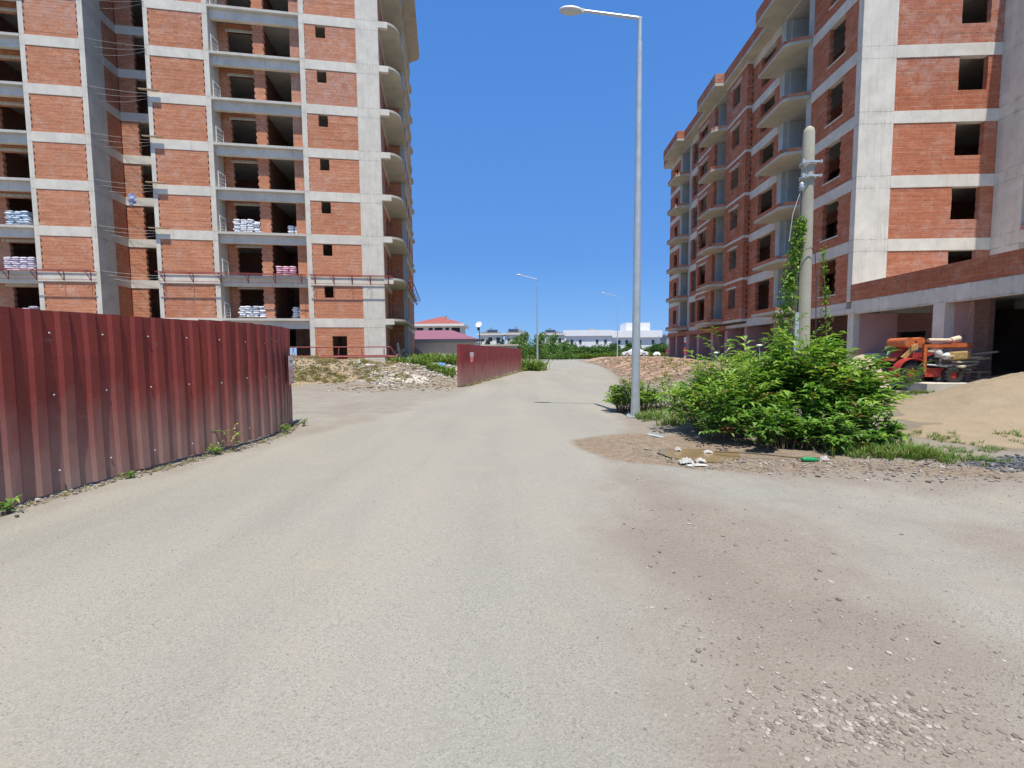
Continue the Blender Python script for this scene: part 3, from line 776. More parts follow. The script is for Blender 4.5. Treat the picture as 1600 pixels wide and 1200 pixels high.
# ================================================================== RIGHT BLOCK
A_R = -.04
TR = empty('apartment_block', (15.6, 20.8, 0), A_R, 'unfinished red brick apartment block with slab balconies and open ground floor, right of the road', 'apartment building')
def RW(x, y, z): return Vector((15.6 + x * cos(A_R) - y * sin(A_R), 20.8 + x * sin(A_R) + y * cos(A_R), z))
ZR = [3.85 + 2.798 * k for k in range(7)]
RB = .53
# columns: (x0,x1,y0,y1,mat)
def rcol(x0, x1, y0, y1, z0, z1, mt): 
    m = MB(); m.box(x0, x1, y0, y1, z0, z1); return m.build('column', M[mt], TR, bevel=.01)
rcol(0, 1.5, 0, .32, 3.86, 20.6, 'concR')
rcol(0.02, .3, 3.6, 4.06, 3.86, 20.6, 'concT'); rcol(0.02, 1.0, 6.24, 6.72, 3.86, 20.6, 'concT')
rcol(-.08, .3, 20.9, 21.4, 3.86, 20.6, 'concT'); rcol(-.08, .9, 23.4, 23.95, 3.86, 20.6, 'concT')
rcol(5.98, 6.3, -1.2, .02, 3.86, 20.6, 'concR'); rcol(5.98, 6.3, -3.3, -2.9, 3.86, 20.6, 'concR')
for (x1, y0, y1, mt) in ((2.0, -.15, .2, 'mauve'), (1.6, 6.3, 6.62, 'mauve'), (1.9, 10.04, 10.32, 'mauve'), (1.5, 13.03, 13.46, 'mauve'), (1.5, 15.63, 16.09, 'mauve'), (1.5, 18.67, 19.17, 'mauve'), (.8, 21.2, 21.9, 'mauve'), (.75, 24.56, 24.99, 'mauve'), (1.2, 26.9, 27.3, 'mauve')):
    o = rcol(.05, x1, y0, y1, .2, 3.3, mt)
for (y0, y1, x1) in ((-4.75, -4.3, 1.0), (-9.6, -9.2, 1.0)):
    o = rcol(-.02, x1, y0, y1, .2, 3.3, 'mauve')
    m = MB(); m.box(-.035, .30, y0 - .012, y1 + .004, .2, 3.3); m.build('column_edge', M['concR'], o)
m = MB(); m.box(.03, .3, -.165, .215, .2, 3.3); m.build('column_edge', M['concR'], TR)
# slabs + beams
foot = [(0.28, 1.5, .3, 27), (1.5, 6.0, .25, 27), (6.0, 14, -3.2, 27)]
for k, z in enumerate(ZR):
    m = MB()
    for (a, b, c, d) in foot: m.box(a, b, c, d, z - .14, z - .004)
    m.box(-.02, .28, 4.06, 6.24, z - .14, z)                      # loggia edges
    m.box(-.32, .28, 13.15, 15.2, z - .14, z); m.box(-.08, .28, 21.4, 23.4, z - .14, z)
    m.build('floor_slab', M['slab'], TR)
    for bb in ((1.5, 5.98, -.005, .25, z - RB, z), (-.005, .28, .32, 3.6, z - RB, z), (-.005, .28, 6.72, 10.0, z - RB, z),
               (-.36, -.1, 10.0, 13.15, z - .17, z), (-.36, -.1, 15.2, 18.6, z - .17, z),
               (-.09, .2, 18.6, 20.9, z - RB, z), (-.09, .2, 23.95, 27, z - RB + .1, z), (5.98, 6.28, -2.9, -1.2, z - RB + .02, z - .002)):
        one(bb, 'beam', 'beam', TR)
    one((-.1, .0, 9.99, 10.25, z - .17, z), 'beam', 'beam', TR)
def lev(k): return ZR[k], ZR[k + 1] - RB
for k in range(6):
    z0, z1 = lev(k)
    m = MB(); brick(m, 'x', 1.5, 5.98, z0, z1, .02, .22, [(4.2, 5.42, z0 + .85, z1 + .1)], (0, 0), 0); m.build('brick_panel', M['brickR'], TR)
    m = MB(); brick(m, 'y', .32, 3.6, z0, z1, .02, .22, [(1.22, 2.3, z0 + .5, z1 + .1)]); o = m.build('brick_panel', M['brickR'], TR)
    l = MB(); l.box(-.015, .2, 1.1, 2.42, z0 + .44, z0 + .5); l.build('window_sill', M['concR'], o)
    m = MB(); brick(m, 'y', 6.72, 10.0, z0, z1, .02, .22, [(7.25, 8.88, z0 + .4, z1 + .0)]); m.build('brick_panel', M['brickR'], TR)
    m = MB(); brick(m, 'x', -.35, .02, z0, ZR[k + 1] - .17, 10.0, 10.2, (), (0, .08)); brick(m, 'y', 10.2, 13.15, z0, ZR[k + 1] - .17, -.35, -.15, [(11.05, 12.1, z0 + .85, z0 + 2.2)]); o = m.build('brick_panel', M['brickR'], TR)
    l = MB(); l.box(-.37, -.2, 10.85, 12.45, z0 + 2.2, z0 + 2.33); l.build('lintel', M['concR'], o)
    m = MB(); brick(m, 'y', 15.2, 18.6, z0, ZR[k + 1] - .17, -.35, -.15, [(16.6, 18.15, z0 + .35, z0 + 2.2)]); brick(m, 'x', -.15, 1.2, z0, ZR[k + 1] - .17, 15.2, 15.4, (), (0, 0)); o = m.build('brick_panel', M['brickR'], TR)
    l = MB(); l.box(-.37, -.2, 16.4, 18.3, z0 + 2.2, z0 + 2.33); l.build('lintel', M['concR'], o)
    m = MB(); brick(m, 'y', 18.6, 20.9, z0, z1, -.08, .12, [(18.95, 20.5, z0 + .35, z1 - .0)]); m.build('brick_panel', M['brickR'], TR)
    m = MB(); brick(m, 'y', 23.95, 27, z0, z1 + .1, -.08, .12, [(24.7, 25.6, z0 + .5, z0 + 2.0)]); brick(m, 'x', -.08, 12, z0, z1 + .4, 26.8, 27.0); m.build('brick_panel', M['brickR'], TR)
    # loggia inner walls
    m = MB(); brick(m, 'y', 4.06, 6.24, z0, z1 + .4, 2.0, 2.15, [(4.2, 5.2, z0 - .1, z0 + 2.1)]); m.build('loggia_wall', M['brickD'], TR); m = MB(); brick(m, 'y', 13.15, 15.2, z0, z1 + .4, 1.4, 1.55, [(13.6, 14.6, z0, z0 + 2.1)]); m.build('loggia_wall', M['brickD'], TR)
    for bb in ((.3, 1.9, 6.1, 6.235, z0, z1 + .38), (-.1, 1.4, 15.05, 15.195, z0, z1 + .38), (.9, 1.6, 23.2, 23.395, z0, z1 + .38)): one(bb, 'loggia_side_wall', 'concT', TR)
    # low brick upstand in the loggia mouth of the right wing
    m = MB(); brick(m, 'y', -2.9, -1.2, z0, z0 + .2, 6.0, 6.2); brick(m, 'x', 6.3, 14, z0, z1, -3.3, -3.1, [(8, 9.6, z0 + .9, z1)]); m.build('brick_panel', M['brickR'], TR)
# balconies
def balc(y0, y1, s0, s1, z, par=.2):
    poly = [(s0, y0 - .02), (s1 + .18, y0 + .22), (s1, y0 + .42), (s1, y1), (s0, y1)]
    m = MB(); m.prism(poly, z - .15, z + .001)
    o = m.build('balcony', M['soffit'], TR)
    m = MB()
    brick(m, 'y', y0 + .42, y1 - .02, z + .002, z + par, s1 + .01, s1 + .15)
    f = lambda P: (P[0] + P[1], 0.05 if P[2] < z + .01 else .18)
    a = Vector((s0, y0 + .0, 0)); b_ = Vector((s1 + .18, y0 + .24, 0)); d = b_ - a; n_ = Vector((-d.y, d.x, 0)).normalized() * .07
    c = (a + b_) / 2 - n_ * 1.2
    m.obox((c.x, c.y, z + .002 + par / 2), d / 2, n_, (0, 0, par / 2))
    m.build('parapet', M['brickR'], o)
    return o
for k in range(0, 6):
    z = ZR[k]
    balc(3.72, 6.85, .0, -1.2, z); balc(12.9, 15.7, -.36, -1.35, z); balc(21.2, 24.0, -.08, -1.3, z)
# roof: eaves with brick fascia, deeper canopies over the balconies
m = MB()
RZ = ZR[6]
m.box(-.75, 6.0, -.5, 27.3, RZ + .003, RZ + .2); m.box(6.0, 14, -3.4, 27.5, RZ + .003, RZ + .2)
for (a, b) in ((-.5, 6.9), (12.7, 16.2), (21.0, 25.2)): m.box(-1.4, -.75, a, b, RZ + .003, RZ + .2)
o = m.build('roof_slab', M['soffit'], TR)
m = MB()
prev = None
path = [(-1.4, -.5), (-1.4, 6.9), (-.75, 6.9), (-.75, 12.7), (-1.4, 12.7), (-1.4, 16.2), (-.75, 16.2), (-.75, 21.0), (-1.4, 21.0), (-1.4, 25.2), (-.75, 25.2), (-.75, 27.3)]
for (a, b) in zip(path, path[1:]):
    if a[0] == b[0]: brick(m, 'y', min(a[1], b[1]), max(a[1], b[1]), RZ + .2, RZ + .85, a[0], a[0] + .16)
    else: brick(m, 'x', min(a[0], b[0]) + .16, max(a[0], b[0]) + .16, RZ + .2, RZ + .85, a[1] + .001, a[1] + .15)
m.build('fascia', M['brickR'], o)
m = MB(); m.box(2, 13.9, 1, 26, RZ + .2, RZ + 1.2); m.build('roof_upstand', M['brickR'], TR)
# ground floor interior, podium
m = MB()
brick(m, 'y', -2, 17.8, .2, 3.7, 4.2, 4.4, [(1, 2.6, .1, 2.6), (7, 8.6, .1, 2.6)]); brick(m, 'x', 4.4, 12, .2, 3.7, 17.6, 17.8)
m.build('ground_floor_wall', M['brickM'], TR)
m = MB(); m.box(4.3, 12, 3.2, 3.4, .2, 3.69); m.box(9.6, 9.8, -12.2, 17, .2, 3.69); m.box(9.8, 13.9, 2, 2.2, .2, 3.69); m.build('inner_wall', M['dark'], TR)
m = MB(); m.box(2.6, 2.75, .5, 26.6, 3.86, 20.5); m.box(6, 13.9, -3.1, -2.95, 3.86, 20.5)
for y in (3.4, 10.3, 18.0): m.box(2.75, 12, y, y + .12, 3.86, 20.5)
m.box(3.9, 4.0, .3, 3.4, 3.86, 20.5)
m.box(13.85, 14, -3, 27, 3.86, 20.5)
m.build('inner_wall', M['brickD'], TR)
# first floor edge beam: brick-faced to the north, concrete to the south
m = MB(); brick(m, 'y', 13.1, 27.3, 3.18, 3.55, -.1, .1); m.build('brick_band', M['brickR'], TR)
m = MB(); m.box(-.06, .26, -.1, 13.1, 3.3, 3.86 - RB + .2); m.build('beam', M['concR'], TR)
m = MB(); m.box(.02, 13.8, 26.9, 27.2, 3.2, 3.7); m.build('beam', M['mauve'], TR)
PD = m = MB()
m.box(-.05, .25, -14, -.1, 3.28, 3.86); m.box(5.5, 5.8, -14, -3.3, 3.28, 3.7)
o = m.build('podium_beam', M['concR'], TR)
m = MB(); m.box(.25, 14, -14, .3, 3.7, 3.85); m.build('podium_slab', M['slab'], TR)
m = MB(); brick(m, 'y', -14, .0, 3.862, 4.62, -.045, .15); m.build('podium_parapet', M['brickR'], TR)
m = MB()
m.box(-1.9, 13.8, -6.4, 27.4, .1, .52); m.build('ground_slab', M['slab'], TR)

# ================================================================== FENCES
def resample(pl, pitch):
    out = []; d = 0; L = [0]
    for a, b in zip(pl, pl[1:]): L.append(L[-1] + hypot(b[0] - a[0], b[1] - a[1]))
    def at(s):
        for i in range(len(pl) - 1):
            if s <= L[i + 1] + 1e-9:
                t = (s - L[i]) / (L[i + 1] - L[i]); a, b = pl[i], pl[i + 1]
                dx, dy = b[0] - a[0], b[1] - a[1]; l = hypot(dx, dy)
                return (a[0] + dx * t, a[1] + dy * t), (dx / l, dy / l)
        return pl[-1], (dx / l, dy / l)
    return at, L[-1]
def smoothpl(pl, n=3):
    for _ in range(n):
        q = [pl[0]]
        for a, b in zip(pl, pl[1:]): q += [(a[0] * .75 + b[0] * .25, a[1] * .75 + b[1] * .25), (a[0] * .25 + b[0] * .75, a[1] * .25 + b[1] * .75)]
        q.append(pl[-1]); pl = q
    return pl
def fence(root, pl, zb, zt, pitch, mat, sheet=4, side=1):
    at, L = resample(pl, pitch)
    prof = [(0, 0), (.42, 0), (.54, .034), (.88, .034), (1, 0)]
    n = int(L / pitch); i = 0; rows = [0, .25, .5, .75, 1]
    while i < n:
        m = MB(); k = min(sheet, n - i); cols_ = []
        lap = random.uniform(-.012, .012)
        for q in range(k):
            for (u, d) in prof[:-1] + ([prof[-1]] if q == k - 1 else []):
                s = (i + q + u) * pitch
                (px, py), (tx, ty) = at(min(s, L - 1e-4)); nx_, ny_ = ty, -tx
                cols_.append((px + nx_ * side * (d + .002 * (i // sheet % 2)), py + ny_ * side * (d + .002 * (i // sheet % 2)), nx_, ny_))
        for (a, b) in zip(cols_, cols_[1:]):
            for r0, r1 in zip(rows, rows[1:]):
                def P(c, r):
                    h0, h1 = zb(c[1]), zt(c[1]) + lap + .006 * nz(c[1] * 3, 7)
                    wv = .022 * nz(c[1] * 1.1, r * 2.0, 4) + .008 * nz(c[1] * 4, r * 5, 9)
                    return (c[0] + wv, c[1], h0 + (h1 - h0) * r)
                m.face([P(a, r0), P(b, r0), P(b, r1), P(a, r1)])
        o = m.build('corrugated_sheet', mat, root)
        so = o.modifiers.new('t', 'SOLIDIFY'); so.thickness = .003; so.offset = 0
        i += k
    return at, L
F1 = empty('site_fence', (-5.2, 6, 0), 0, 'long maroon corrugated metal site fence beside the road, nearest the camera on the left', 'fence')
F1.location = (0, 0, 0)
pl1 = smoothpl([(-5.5, -1.0), (-5.42, 2.5), (-5.38, 4.4), (-5.24, 5.6), (-5.0, 6.7), (-4.78, 7.6), (-4.70, 8.5), (-4.80, 9.3), (-5.22, 10.5)])
at1, L1 = fence(F1, pl1, lambda y: .05 + .02 * sin(y), lambda y: 2.07 + .012 * y, .29, M['fence'])
for s in (1.2, 4.2, 7.2, 10.2):
    (px, py), t_ = at1(s); m = MB(); m.box(px - .13, px - .07, py - .03, py + .03, 0, 2.0); m.build('post', M['redsteel'], F1)
for zz in (.25, 1.15, 1.93):
    m = MB(); P = []
    for i in range(24):
        (px, py), (tx, ty) = at1(L1 * i / 23 * .995); P.append((px - .05 * ty, py + .05 * tx, zz))
    m.tube(P, .02, 6); m.build('rail', M['redsteel'], F1)
i = 0
for zz in (.27, 1.17, 1.86):
    for q in range(1, int(L1 / .29), 2):
        if (q + int(zz * 3)) % 4 == 0 and zz == .27: continue
        (px, py), (tx, ty) = at1((q + .2) * .29)
        m = MB(); m.lathe([(0, .0), (.012, .0), (.012, .006), (.007, .012), (0, .014)], 8)
        o = m.build('screw', M['galv'], F1); o.location = (px + .006 * ty + .004, py - .003, zz + random.uniform(-.03, .03)); o.rotation_euler = (0, pi / 2, 0)
F2 = empty('site_fence', (0, 0, 0), 0, 'farther maroon corrugated fence with red sign, beyond the site entrance', 'fence')
pl2 = smoothpl([(-2.62, 21.35), (-2.38, 21.4), (-1.85, 24.8), (-.4, 33.0), (.85, 40.3)], 1)
at2, L2 = fence(F2, pl2, lambda y: .06 + .004 * (y - 20), lambda y: 2.07 - .004 * (y - 20), .29, M['fence2'], 4)
for (x, y) in ((-2.32, 21.6), (-2.15, 22.6), (-1.75, 25.5), (-.7, 31.5), (.7, 40)): one((x - .16, x - .1, y, y + .06, 0, 1.98), 'post', 'redsteel', F2)
# signs
def sign(name, w_, h_, c, ang, lab, faded, kids):
    root = empty(name, c, ang, lab, 'sign')
    m = MB(); m.box(-w_ / 2, w_ / 2, 0, .006, -h_ / 2, h_ / 2); m.build('board', M['signfaded' if faded else 'signred'], root)
    m = MB(); m.box(-w_ / 2 + .01, w_ / 2 - .01, -.004, -.0005, h_ * .12, h_ / 2 - .01); b = m.build('white_panel', M['signwhite'], root)
    rr = random.Random(3)
    def row(z, hh, mat, x0, x1, y):
        m = MB(); x = x0
        while x < x1:
            ww = rr.uniform(.5, .9) * hh
            m.box(x, x + ww * .25, y, y + .0015, z - hh / 2, z + hh / 2); m.box(x + ww * .25, x + ww, y, y + .0015, z + rr.choice((-.5, -.1, .3)) * hh, z + rr.choice((.5, .5)) * hh)
            x += ww + .22 * hh
        m.build('lettering', mat, root)
    row(h_ * .30, h_ * .09, M['signgrey'], -w_ * .36, w_ * .36, -.0066)
    row(h_ * .02, h_ * .13, M['signwhite'], -w_ * .45, w_ * .42, -.002)
    row(-h_ * .19, h_ * .1, M['signwhite'], -w_ * .34, w_ * .32, -.002)
    row(-h_ * .36, h_ * .1, M['signwhite'], -w_ * .34, w_ * .26, -.002)
    return root
sign('warning_sign', .52, .5, (-1.98, 22.15, 1.42), rad(76) , 'red and white warning sign on the farther maroon fence', False, None)
sign('warning_sign', .5, .62, (-4.86, 9.85, 1.27), rad(107), 'faded white and red notice at the end of the near fence', True, None)

# ================================================================== STREET LAMPS
def lamp(x, y, h, arm, ang, label, k=1.0):
    root = empty('street_lamp', (x, y, G(x, y)), ang, label, 'street lamp', 'galvanised street lamps along the road')
    m = MB(); m.lathe([(.16 * k, 0), (.16 * k, .03), (.115 * k, .032), (.105 * k, .5), (.09 * k, 3), (.06 * k, h * .94), (.045 * k, h * .94 + .01), (.045 * k, h)], 12)
    m.build('pole', M['galv'], root)
    m = MB(); m.box(-.2, .2, -.2, .2, .0, .035)
    for a in (-1, 1):
        for b in (-1, 1): m.box(a * .15 - .02, a * .15 + .02, b * .15 - .02, b * .15 + .02, .035, .08)
    m.build('base_plate', M['galv'], root)
    m = MB(); m.tube([(0, 0, h - .9), (0, 0, h), ], .04, 8); m.tube([(.03, 0, h - .03), (-arm, 0, h + arm * .27)], [.037, .032], 8); m.build('arm', M['galv'], root)
    hd = empty('lamp_head', (-arm, 0, h + arm * .27)); hd.parent = root; hd.rotation_euler = (0, .2, 0); hd.scale = (.7, .8, .8)
    m = MB(); m.lathe([(0, .10), (.2, .085), (.36, .04), (.42, 0), (.42, -.03), (0, -.03)], 18, (-.36, 0, 0), 1, .36)
    m.build('housing', M['white'], hd, True)
    m = MB(); m.lathe([(.37, -.031), (.30, -.09), (.12, -.12), (0, -.122)], 18, (-.40, 0, 0), 1, .36)
    t = m.build('lens', M['lens'], hd, True)
    m = MB(); m.box(-.02, .1, -.05, .05, -.06, .04); m.build('clamp', M['galv'], hd)
    return root
tt = NT('lamp_lens', .3, .5); tt.base(tt.mix(tt.ramp(tt.noise(20, 3), .3, .7), (.42, .42, .4), (.6, .6, .56))); M['lens'] = tt.m
lamp(3.05, 11.05, 9.42, 1.36, rad(-12), 'tall near galvanised street lamp standing at the road edge beside the bushes')
lamp(2.75, 48.6, 9.5, 1.7, rad(-8), 'second street lamp on the left road side beyond the far maroon fence')
lamp(19.7, 84, 11.2, 2.4, rad(-5), 'third street lamp far off in front of the long white building')
lamp(-2.2, 148, 8.0, 3.0, rad(185), 'tiny distant street lamp over the dark-roofed villas')
m = MB(); m.lathe([(.35, 0), (.33, .14), (.0, .15)], 12); o = m.build('lamp_footing', M['slab']); o.location = (2.75, 48.6, G(2.75, 48.6)); tag(o, 'rough concrete footing round the second street lamp', 'footing')

# ================================================================== UTILITY POLE
UP = empty('utility_pole', (7.72, 12.0, G(7.7, 12)), 0, 'old round concrete utility pole rising out of the bush before the red block', 'utility pole')
m = MB(); m.lathe([(.205, 0), (.19, 2), (.15, 6), (.132, 7.12), (.11, 7.22), (.05, 7.28), (0, 7.29)], 20); m.build('shaft', M['concpole'], UP, True)
for zz in (6.3, 5.95):
    m = MB(); m.lathe([(.168, 0), (.19, 0), (.19, .07), (.168, .07)], 20, (0, 0, zz)); m.box(-.26, .22, -.21, -.19, zz + .01, zz + .055); m.box(-.28, -.23, -.24, -.17, zz - .03, zz + .08); m.box(.18, .22, -.24, -.17, zz - .01, zz + .06); m.build('clamp', M['galv'], UP)
m = MB(); m.lathe([(.02, 0), (.07, .02), (.04, .06), (.075, .1), (.04, .14), (.06, .18), (.0, .22)], 10, (-.27, -.2, 5.6)); m.build('insulator', M['galv'], UP, True)
m = MB(); m.tube([(-.27, -.2, 5.65), (-.28, -.22, 5.0), (-.27, -.22, 3.4), (-.26, -.22, 2.0), (-.26, -.22, .3)], .016, 6)
m.tube([(-.3, -.22, 3.6), (-.2, -.23, 4.1), (0, -.24, 4.16), (.14, -.2, 4.05), (.2, -.2, 3.4), (.24, -.2, 2.0), (.24, -.1, .4)], .011, 6)
m.build('cable', M['wire'], UP)
m = MB(); m.box(-.36, -.26, -.28, -.2, .3, 2.5); m.build('conduit', M['galv'], UP)
m = MB(); m.tube([(-.27, -.2, 5.65), (-.5, -.25, 5.0), (-.6, -.3, 4.3)], .01, 5); m.build('stay_wire', M['wireg'], UP)

# ================================================================== VEGETATION
def leaf(m, p, d, up, L, W, u, fold=.25, droop=.3):
    d = d.normalized(); s = d.cross(up)
    if s.length < 1e-3: s = Vector((1, 0, 0))
    s.normalize(); n = s.cross(d)
    a = p; b = p + d * L * .5 + s * W * .5 + n * W * fold; c = p + d * L - n * L * droop; e = p + d * L * .5 - s * W * .5 + n * W * fold; k = p + d * L * .5 - n * L * droop * .15
    uv = [(u, 0)] * 3
    m.face([tuple(a), tuple(k), tuple(b)], uv); m.face([tuple(k), tuple(c), tuple(b)], uv)
    m.face([tuple(a), tuple(e), tuple(k)], uv); m.face([tuple(k), tuple(e), tuple(c)], uv)
def rv(s=1.): return Vector((random.gauss(0, s), random.gauss(0, s), random.gauss(0, s)))
def sprays(m, ms, base, tip, nl, L, W, tone=(.2, 1), r=.006, pinn=True):
    """one curved stem with long leaflets around its upper part"""
    pts = []; n = 6
    side = Vector((tip.x - base.x, tip.y - base.y, 0))
    for i in range(n + 1):
        t = i / n; pts.append(base.lerp(tip, t) + Vector((0, 0, 1)) * .25 * side.length * sin(pi * t * .9) + rv(.01))
    ms.tube(pts, [r * (1 - .7 * i / n) for i in range(n + 1)], 5, False)
    tj = random.gauss(0, .12); kz = random.choice((.7, .85, 1, 1, 1.25, 1.5)); L *= kz; W *= kz
    for i in range(nl):
        t = .25 + .75 * (i / nl) ** .8
        f = t * n; k = min(n - 1, int(f)); p = pts[k].lerp(pts[k + 1], f - k)
        ax = (pts[k + 1] - pts[k]).normalized()
        a = random.uniform(0, 2 * pi)
        out = Vector((cos(a), sin(a), random.uniform(-.1, .6))).normalized()
        d = (out * .9 + ax * .5).normalized()
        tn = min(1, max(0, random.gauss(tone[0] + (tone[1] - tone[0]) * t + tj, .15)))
        if random.random() < .035: tn = random.uniform(0, .1)
        if pinn:
            rl = L * random.uniform(1.6, 2.8); q = p + d * rl
            for s_ in range(5):
                pp = p.lerp(q, .3 + .7 * s_ / 4) - Vector((0, 0, .03 * (s_ / 4) ** 2))
                lat = d.cross(Vector((0, 0, 1))).normalized() * (1 if s_ % 2 else -1)
                leaf(m, pp, d * .75 + lat * .8 + rv(.15), Vector((0, 0, 1)), L * random.uniform(.8, 1.15), W, min(1, max(0, tn + random.gauss(0, .05))), .2, .25)
            leaf(m, q, d + Vector((0, 0, -.3)), Vector((0, 0, 1)), L, W, tn)
        else:
            leaf(m, p, d + rv(.1), Vector((0, 0, 1)), L * random.uniform(.7, 1.3), W, tn, .2, .35)

def bush(name, label, cat, regions, seed, mat='leaf'):
    random.seed(seed)
    root = empty(name, (regions[0][0], regions[0][1], G(regions[0][0], regions[0][1])), 0, label, cat)
    off = -Vector(root.location)
    m = MB(); ms = MB()
    for (cx, cy, rx, ry, h, n, nl, L, W, pinn, t0, t1) in regions:
        for i in range(n):
            a = random.uniform(0, 2 * pi); q = sqrt(random.random())
            tx, ty = cx + rx * q * cos(a), cy + ry * q * sin(a)
            hh = h * (1 - .55 * q ** 2.2) * random.uniform(.45, 1.02) * (random.uniform(1.1, 1.3) if random.random() < .08 and q < .6 else 1)
            if nz(tx * 1.6, ty * 1.6, hh * 1.6 + seed) < -.22: continue
            bx, by = cx + (tx - cx) * .55 + random.gauss(0, .08), cy + (ty - cy) * .55 + random.gauss(0, .08)
            b = Vector((bx, by, G(bx, by))) + off; t = Vector((tx, ty, G(tx, ty) + hh)) + off
            dark = t0 if random.random() < .8 else .05
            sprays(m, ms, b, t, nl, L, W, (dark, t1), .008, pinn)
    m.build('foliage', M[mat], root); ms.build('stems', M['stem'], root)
    return root
# the big roadside thicket: built as its separate shrubs
bush('leafy_shrub', 'large feathery bright green shrub at the left end of the roadside thicket', 'shrub', [(4.25, 8.9, .95, .9, 1.62, 90, 11, .15, .046, True, .4, 1.0), (3.75, 8.2, .55, .55, .8, 40, 9, .12, .038, True, .35, .95)], 11)
bush('leafy_shrub', 'tallest dense shrub in the middle of the thicket before the utility pole', 'shrub', [(5.55, 9.0, 1.15, 1.0, 1.85, 110, 11, .17, .06, True, .3, .95), (5.2, 7.95, .75, .5, 1.15, 60, 15, .15, .065, False, .12, .75)], 12)
bush('leafy_shrub', 'broad drooping green shrub at the right end of the thicket beside the sand', 'shrub', [(6.35, 8.8, .7, .85, 1.6, 80, 11, .16, .055, True, .35, 1.0), (6.0, 7.55, .5, .5, .85, 50, 12, .14, .055, False, .2, .85)], 13)
bush('low_shrub', 'dark broad-leaved low shrub with dry brown stems at the puddle edge', 'shrub', [(4.35, 7.45, .75, .42, .7, 60, 18, .095, .065, False, .04, .75), (5.2, 7.15, .75, .38, .62, 50, 18, .1, .06, False, .02, .7)], 14)
bush('low_shrub', 'low leafy shrub growing right behind the near street lamp', 'shrub', [(3.3, 12.1, .8, .7, .98, 120, 16, .11, .05, False, .3, .95), (4.6, 12.2, 1.1, .8, .9, 120, 16, .11, .045, False, .2, .8)], 15)
random.seed(21)
# vines climbing wires beside the pole
def vine(name, pts, n, spread, L, label):
    root = empty(name, pts[0], 0, label, 'vine', None); off = -Vector(pts[0])
    m = MB(); ms = MB(); P = [Vector(p) + off for p in pts]
    ms.tube(P, .012, 5); ms.build('stems', M['stem'], root)
    for i in range(n):
        t = random.random(); f = t * (len(P) - 1); k = min(len(P) - 2, int(f)); p = P[k].lerp(P[k + 1], f - k)
        sp_ = spread[0] + (spread[1] - spread[0]) * t
        a = random.uniform(0, 2 * pi); rr = random.random() ** .6 * sp_; o = Vector((cos(a) * rr, sin(a) * rr, random.gauss(0, .03)))
        o *= .6 + .6 * abs(nz(t * 14, 3))
        leaf(m, p + o, o + Vector((0, 0, random.uniform(-.12, .1))), Vector((0, 0, 1)), L * random.uniform(.7, 1.2), L * .72, min(1, max(0, random.gauss(.5, .22))), .15, .4)
    m.build('foliage', M['vine'], root); return root
vine('climbing_vine', [(6.95, 11.8, 1.0), (7.05, 11.8, 2.0), (7.18, 11.8, 3.0), (7.28, 11.8, 3.8), (7.42, 11.8, 4.6), (7.48, 11.8, 5.0)], 1500, (.36, .12), .10, 'thick green vine climbing a stay wire left of the utility pole')
vine('climbing_vine', [(8.5, 12.1, .9), (8.45, 12.1, 2.0), (8.4, 12.1, 2.8), (8.33, 12.1, 3.6), (8.28, 12.1, 4.3)], 260, (.20, .06), .085, 'thin yellowish vine on a wire right of the utility pole')

# grass clumps etc
def tufts(name, spots, mat, label, kind='stuff', hgt=(.06, .16), nb=16, spread=.07, wd=.006):
    m = MB()
    for (x, y, s) in spots:
        z = G(x, y) - .01
        for i in range(nb):
            a = random.uniform(0, 2 * pi); r = random.random() * spread * s
            p = Vector((x + r * cos(a), y + r * sin(a), z)); h = random.uniform(*hgt) * s
            d = Vector((cos(a) * random.uniform(.1, .7), sin(a) * random.uniform(.1, .7), 1)).normalized()
            sd_ = Vector((-sin(a), cos(a), 0)) * wd * s; mid = p + d * h * .55; tip = p + d * h + Vector((cos(a), sin(a), -.3)) * h * .25
            u = min(1, max(0, random.gauss(.55, .25))); uv = [(u, 0)] * 4
            m.face([tuple(p - sd_), tuple(p + sd_), tuple(mid + sd_ * .8), tuple(mid - sd_ * .8)], uv); m.face([tuple(mid - sd_ * .8), tuple(mid + sd_ * .8), tuple(tip)], uv[:3])
    o = m.build(name, M[mat]); tag(o, label, 'grass', kind=kind); return o
sp = []
for i in range(420):       # right end of the thicket and its verge
    x = random.gauss(6.0, .45); y = 7.0 + random.gauss(0, .32) - .35 * (x - 6); sp.append((x, y, random.uniform(.7, 1.6) * (1.1 if x < 6.3 else .6)))
for i in range(380):
    x = random.uniform(5.5, 11); y = random.uniform(6.8, 8.4)
    if nz(x * 1.2, y * 1.2, 3) > .05: sp.append((x, y, random.uniform(.4, .9)))
for i in range(1000):
    x = random.uniform(8.5, 14.2); y = random.uniform(12.0, 14.6)
    if ell(x, y - .22 * (x - 15), 16.4, 11.0, 7.9, 3.85) > 1.02: sp.append((x, y, random.uniform(.4, 1.3)))
for i in range(220): sp.append((random.uniform(3, 5.8), random.gauss(10.8, .5), random.uniform(.7, 1.8)))
tufts('grass', sp, 'grass', 'green grass round the bushes and below the ground slab')
sp = []
for i in range(2400):
    x = random.uniform(-15, -5.5); y = random.uniform(22.6, 27.5)
    if nz(x * .7, y * .7, 3) > -.02: sp.append((x, y, random.uniform(.8, 2.0)))
for i in range(900):
    x = random.uniform(5, 22); y = random.uniform(20, 60)
    if rdist(x, y) < -1.5 and nz(x * .25, y * .25, 5) > .1 and x < 15.5: sp.append((x, y, random.uniform(1.2, 3)))
for i in range(500):
    s = random.uniform(.02, .98); (px, py), (tx, ty) = at1(L1 * s); sp.append((px + random.uniform(.02, .22), py, random.uniform(.15, .55)))
